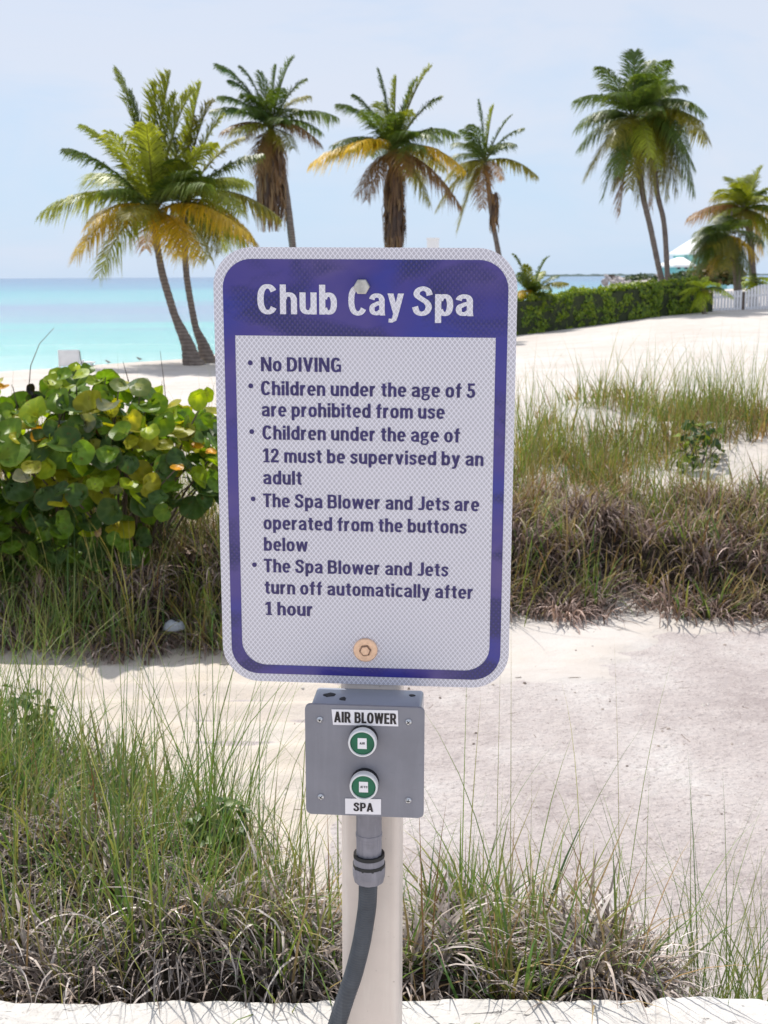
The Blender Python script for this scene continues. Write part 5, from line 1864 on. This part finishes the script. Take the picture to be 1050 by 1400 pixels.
SCR = [(0.05, 0.085, 0.03), (0.08, 0.11, 0.04), (0.04, 0.07, 0.03)]
scrub('low green scrub on the rocky point left of the twin palm trunks', 852, 900, 376, 386, 112, 700, SCR, 41)
scrub('dark green scrub below the turquoise house, right of the twin palm trunks', 914, 962, 372, 384, 105, 900, SCR, 42)
scrub('olive scrub with brown tips between the lower palm and the white fence', 950, 1014, 352, 388, 100, 2600, [(0.10, 0.11, 0.03), (0.16, 0.13, 0.04), (0.06, 0.09, 0.025), (0.20, 0.13, 0.05)], 43)
rs = np.random.RandomState(51)
rock_me = []
for k in range(5):
    bm = bmesh.new()
    bmesh.ops.create_icosphere(bm, subdivisions=2, radius=1.0)
    for v in bm.verts:
        v.co *= 0.78 + 0.34 * mnoise.noise(v.co * 1.1 + Vector((k * 9, 0, 0)))
        v.co.z *= 0.7
    me = bm_mesh('rock', bm)
    me.materials.append(M_ROCK)
    rock_me.append(me)
for k in range(60):
    x = rs.uniform(826, 952)
    y = rs.uniform(380.5, 395)
    Y = 118 - (y - 380) * 1.3 + rs.uniform(-2, 2)
    p = px(x, y, Y)
    o = bpy.data.objects.new('rock', rock_me[k % 5])
    COL.objects.link(o)
    o.location = p
    sz = rs.uniform(0.16, 0.42)
    o.scale = (sz * 1.4, sz * 1.2, sz)
    o.rotation_euler = (rs.uniform(0, 3), rs.uniform(0, 3), rs.uniform(0, 6))
    tag(o, 'pale grey boulder in the rocky breakwater behind the hedge', 'rock', 'boulders of the breakwater')
# bank of broken stone the boulders lie on
bm = bmesh.new()
V, F = [], []
n1, n2 = 60, 10
for i in range(n1):
    x = 815 + 150 * i / (n1 - 1)
    for j in range(n2):
        t = j / (n2 - 1)
        y = 399 - 18 * math.sin(min(1, t * 1.25) * math.pi / 2) * min(1, (x - 812) / 45)
        Y = 96 + 30 * t
        p = px(x, y, Y)
        V.append((p.x, p.y, p.z - (0.0 if j < n2 - 1 else 3.0) + 0.25 * mnoise.noise(Vector((p.x * 1.3, p.y * 1.3, 0)))))
for i in range(n1 - 1):
    for j in range(n2 - 1):
        F.append((i * n2 + j, (i + 1) * n2 + j, (i + 1) * n2 + j + 1, i * n2 + j + 1))
bm.free()
tag(link('stone_bank', np_mesh('stone_bank', V, F), M_ROCK), kind='structure')
# thin marker post in the water
p = px(836, 388, 112)
mp = empty('marker_post', Vector((p.x, p.y, SEA_Z)), 'thin dark marker post rising from the water beyond the hedge', 'post')
bm = bmesh.new()
t_ = px(836, 377, 112)
bm_tube(bm, [Vector((0, 0, -0.5)), Vector((0, 0, t_.z - SEA_Z))], 0.09, 8)
link('pole', bm_mesh('pole', bm), M_TWIG, mp)
bm = bmesh.new()
bm_box(bm, (0, 0, t_.z - SEA_Z), (0.5, 0.1, 0.18))
link('crosspiece', bm_mesh('crosspiece', bm), M_TWIG, mp)

# ------------------------------------------------------------------ white board fence
f0 = px(955, 433, 54)
f1 = px(1075, 426.5, 56)
fdir = (f1 - f0)
flen_ = math.hypot(fdir.x, fdir.y)
fang = math.atan2(fdir.y, fdir.x)
fence = empty('picket_fence', f0, 'white vertical-board fence with scalloped top at the right edge', 'fence', rot=(0, 0, fang))
slope = fdir.z / flen_
ppx = flen_ / 120.0                                     # metres of fence per photograph pixel
for a, b, ha, hb, hm in ((0, 11.5, 0.90, 1.02, 0.0), (16, 58, 1.02, 0.98, -0.04), (61, 97, 0.92, 1.16, 0.10), (100, 120, 1.16, 1.1, 0.02)):
    bm = bmesh.new()
    x = a * ppx
    while x < b * ppx:
        t = (x - a * ppx) / ((b - a) * ppx)
        h = ha * (1 - t) + hb * t + hm * math.sin(math.pi * t)
        bm_box(bm, (x + 0.045, 0, x * slope + h / 2 + 0.02), (0.118, 0.02, h))
        x += 0.165
    for hz in (0.25, 0.75):
        bm_box(bm, ((a + b) / 2 * ppx, 0.035, (a + b) / 2 * ppx * slope + hz), ((b - a) * ppx, 0.04, 0.09), Matrix.Rotation(-math.atan(slope), 3, 'Y'))
    link('board_panel', bm_mesh('board_panel', bm), M_PAINT, fence)
for a in (13.7, 59.5, 98.5):
    bm = bmesh.new()
    bm_box(bm, (a * ppx, 0.05, a * ppx * slope + 0.42), (0.13, 0.12, 1.0))
    link('fence_post', bm_mesh('fence_post', bm), M_TWIG, fence)

# ------------------------------------------------------------------ turquoise house far right
HY = 135.0
hs0 = px(975, 388, HY)
house = empty('turquoise_house', Vector((hs0.x, hs0.y, -0.2)), 'turquoise house with white hipped roofs behind the palms at right', 'house')
ho = house.location


def hp_(x, y, Y=HY):
    return px(x, y, Y) - ho


def block(name, x0, x1, ytop, Y, depth, m):
    a, b = hp_(x0, ytop, Y), hp_(x1, ytop, Y)
    bm = bmesh.new()
    bm_box(bm, ((a.x + b.x) / 2, a.y + depth / 2, a.z / 2 - 0.5), (b.x - a.x, depth, a.z + 1.0))
    return link(name, bm_mesh(name, bm), m, house)


def hip(name, x0, x1, yeave, ytop, rx0, rx1, Y, depth):
    e0, e1 = hp_(x0, yeave, Y), hp_(x1, yeave, Y)
    t0, t1 = hp_(rx0, ytop, Y), hp_(rx1, ytop, Y)
    bm = bmesh.new()
    y0, y1 = e0.y - 0.6, e0.y + depth + 0.6
    ym = (y0 + y1) / 2
    v = [bm.verts.new(q) for q in ((e0.x, y0, e0.z), (e1.x, y0, e0.z), (e1.x, y1, e0.z), (e0.x, y1, e0.z), (t0.x, ym - 0.2, t0.z), (t1.x, ym - 0.2, t0.z), (t1.x, ym + 0.2, t0.z), (t0.x, ym + 0.2, t0.z))]
    lo = [bm.verts.new((q.co.x, q.co.y, q.co.z - 0.22)) for q in v[:4]]
    for a in ((0, 1, 5, 4), (1, 2, 6, 5), (2, 3, 7, 6), (3, 0, 4, 7), (4, 5, 6, 7)):
        bm.faces.new([v[i] for i in a])
    for i in range(4):
        bm.faces.new((v[i], v[(i + 1) % 4], lo[(i + 1) % 4], lo[i]))
    bm.faces.new(lo[::-1])
    return link(name, bm_mesh(name, bm), M_ROOF, house)


block('wall', 923.5, 948, 362.5, HY, 8.0, M_TURQ)
hip('roof', 919.5, 950, 362.5, 351, 938, 946, HY, 8.0)
block('upper_wall', 944, 996, 345, HY + 2, 8.0, M_TURQ)
hip('upper_roof', 940.5, 1000, 345, 321, 966, 975, HY + 2, 9.0)
for x0, x1, y0, y1, Y in ((926, 930, 364.5, 368, HY), (936, 940, 364.5, 368, HY), (948, 953, 348, 352.5, HY + 2), (962, 968, 348, 354, HY + 2)):
    a, b = hp_(x0, y0, Y - 0.03), hp_(x1, y1, Y - 0.03)
    bm = bmesh.new()
    bm_box(bm, ((a.x + b.x) / 2, a.y, (a.z + b.z) / 2), (b.x - a.x, 0.12, a.z - b.z))
    link('window', bm_mesh('window', bm), M_GLASS, house)

# ------------------------------------------------------------------ white column above the sign
c = px(592, 325, 20)
cz0 = gz(c.x, c.y)
colm = empty('white_column', Vector((c.x, c.y, cz0)), 'plain white square column whose top shows just above the sign', 'column', rot=(0, 0, R(-27)))
hh = c.z - cz0
bm = bmesh.new()
bm_box(bm, (0, 0, (hh - 0.03) / 2), (0.135, 0.135, hh - 0.03))
link('shaft', bm_mesh('shaft', bm), M_ROOF, colm)
bm = bmesh.new()
bm_box(bm, (0, 0, hh - 0.016), (0.150, 0.150, 0.028))
link('cap', bm_mesh('cap', bm), M_ROOF, colm)

# ------------------------------------------------------------------ lounge chair, beach table and birds at the water's edge
c = px(95, 504, 31.0)
lz = gz(c.x, c.y)
lounge = empty('lounge_chair', Vector((c.x, c.y, lz)), 'white slatted beach lounge chair seen from behind above the bush', 'lounge chair', rot=(0, 0, R(9)))
top = px(92, 479, 31.0).z - lz
bk = Matrix.Rotation(R(14), 3, 'X')
bm = bmesh.new()
for k in range(9):
    z = 0.16 + (top - 0.16) * (k + 0.5) / 9
    bm_box(bm, (0, 0.02 - (z - 0.16) * 0.25, z), (0.46, 0.025, (top - 0.16) / 9 * 0.80), bk)
for sx in (-0.225, 0.225):
    bm_tube(bm, [Vector((sx, 0.05, 0.12)), Vector((sx, 0.05 - (top - 0.12) * 0.25, top))], 0.018, 8)
bm_box(bm, (0, 0.045 - (top - 0.12) * 0.25, top - 0.005), (0.47, 0.035, 0.035))
link('backrest', bm_mesh('backrest', bm), M_PAINT, lounge)
bm = bmesh.new()
for k in range(12):
    bm_box(bm, (0, 0.12 + k * 0.11, 0.20), (0.46, 0.085, 0.02))
for sx in (-0.235, 0.235):
    bm_box(bm, (sx, 0.70, 0.20), (0.03, 1.35, 0.05))
link('seat', bm_mesh('seat', bm), M_PAINT, lounge)
for sx in (-0.22, 0.22):
    for sy in (0.1, 1.25):
        bm = bmesh.new()
        bm_tube(bm, [Vector((sx, sy, 0.19)), Vector((sx * 1.1, sy, -0.12))], 0.02, 8)
        link('leg', bm_mesh('leg', bm), M_PAINT, lounge)
bm = bmesh.new()
bm_tube(bm, [Vector((0.255, 0.30, 0.18)), Vector((0.25, 0.05 - (top - 0.12) * 0.22, top * 0.97))], 0.012, 8)
link('support_bar', bm_mesh('support_bar', bm), M_TWIG, lounge)

c = px(121, 507, 33.0)
tz = gz(c.x, c.y)
table = empty('beach_table', Vector((c.x, c.y, tz)), 'low round white beach table beside the lounge chair', 'table')
tt = px(121, 494.5, 33.0).z - tz
bm = bmesh.new()
bm_lathe(bm, [(0.16, tt - 0.03), (0.18, tt - 0.02), (0.18, tt)], 'Z', (0, 0, 0), 24)
link('table_top', bm_mesh('table_top', bm), M_PAINT, table)
for k in range(4):
    a = R(45 + 90 * k)
    bm = bmesh.new()
    bm_tube(bm, [Vector((0.11 * math.cos(a), 0.11 * math.sin(a), tt - 0.03)), Vector((0.15 * math.cos(a), 0.15 * math.sin(a), -0.1))], 0.016, 8)
    link('leg', bm_mesh('leg', bm), M_PAINT, table)

M_BIRD = paint_material('grey_plumage', (0.20, 0.19, 0.18), 0.8, nscale=40, var=0.3)
for x, y, Y, lab in ((148, 497, 36.5, 'tiny grey shorebird at the water line, the one nearer the lounge chair'), (191, 494, 37.3, 'tiny grey shorebird at the water line, the one nearer the palm trunks')):
    p = px(x, y, Y)
    z = gz(p.x, p.y)
    bird = empty('shorebird', Vector((p.x, p.y, z)), lab, 'bird', 'shorebirds at the water line', rot=(0, 0, R(200)))
    bm = bmesh.new()
    bm_tube(bm, [Vector((-0.075, 0, 0.06)), Vector((-0.045, 0, 0.075)), Vector((0, 0, 0.085)), Vector((0.035, 0, 0.10)), Vector((0.052, 0, 0.125)), Vector((0.066, 0, 0.130)), Vector((0.08, 0, 0.127)), Vector((0.105, 0, 0.122))],
            [0.004, 0.014, 0.027, 0.022, 0.014, 0.014, 0.006, 0.002], 10)
    link('body', bm_mesh('body', bm), M_BIRD, bird, smooth=True)
    for s in (-0.012, 0.012):
        bm = bmesh.new()
        bm_tube(bm, [Vector((0, s, 0.07)), Vector((0.004, s, 0.03)), Vector((-0.002, s, -0.005)), Vector((0.018, s, -0.006))], 0.0035, 6)
        link('leg', bm_mesh('leg', bm), M_TWIG, bird)
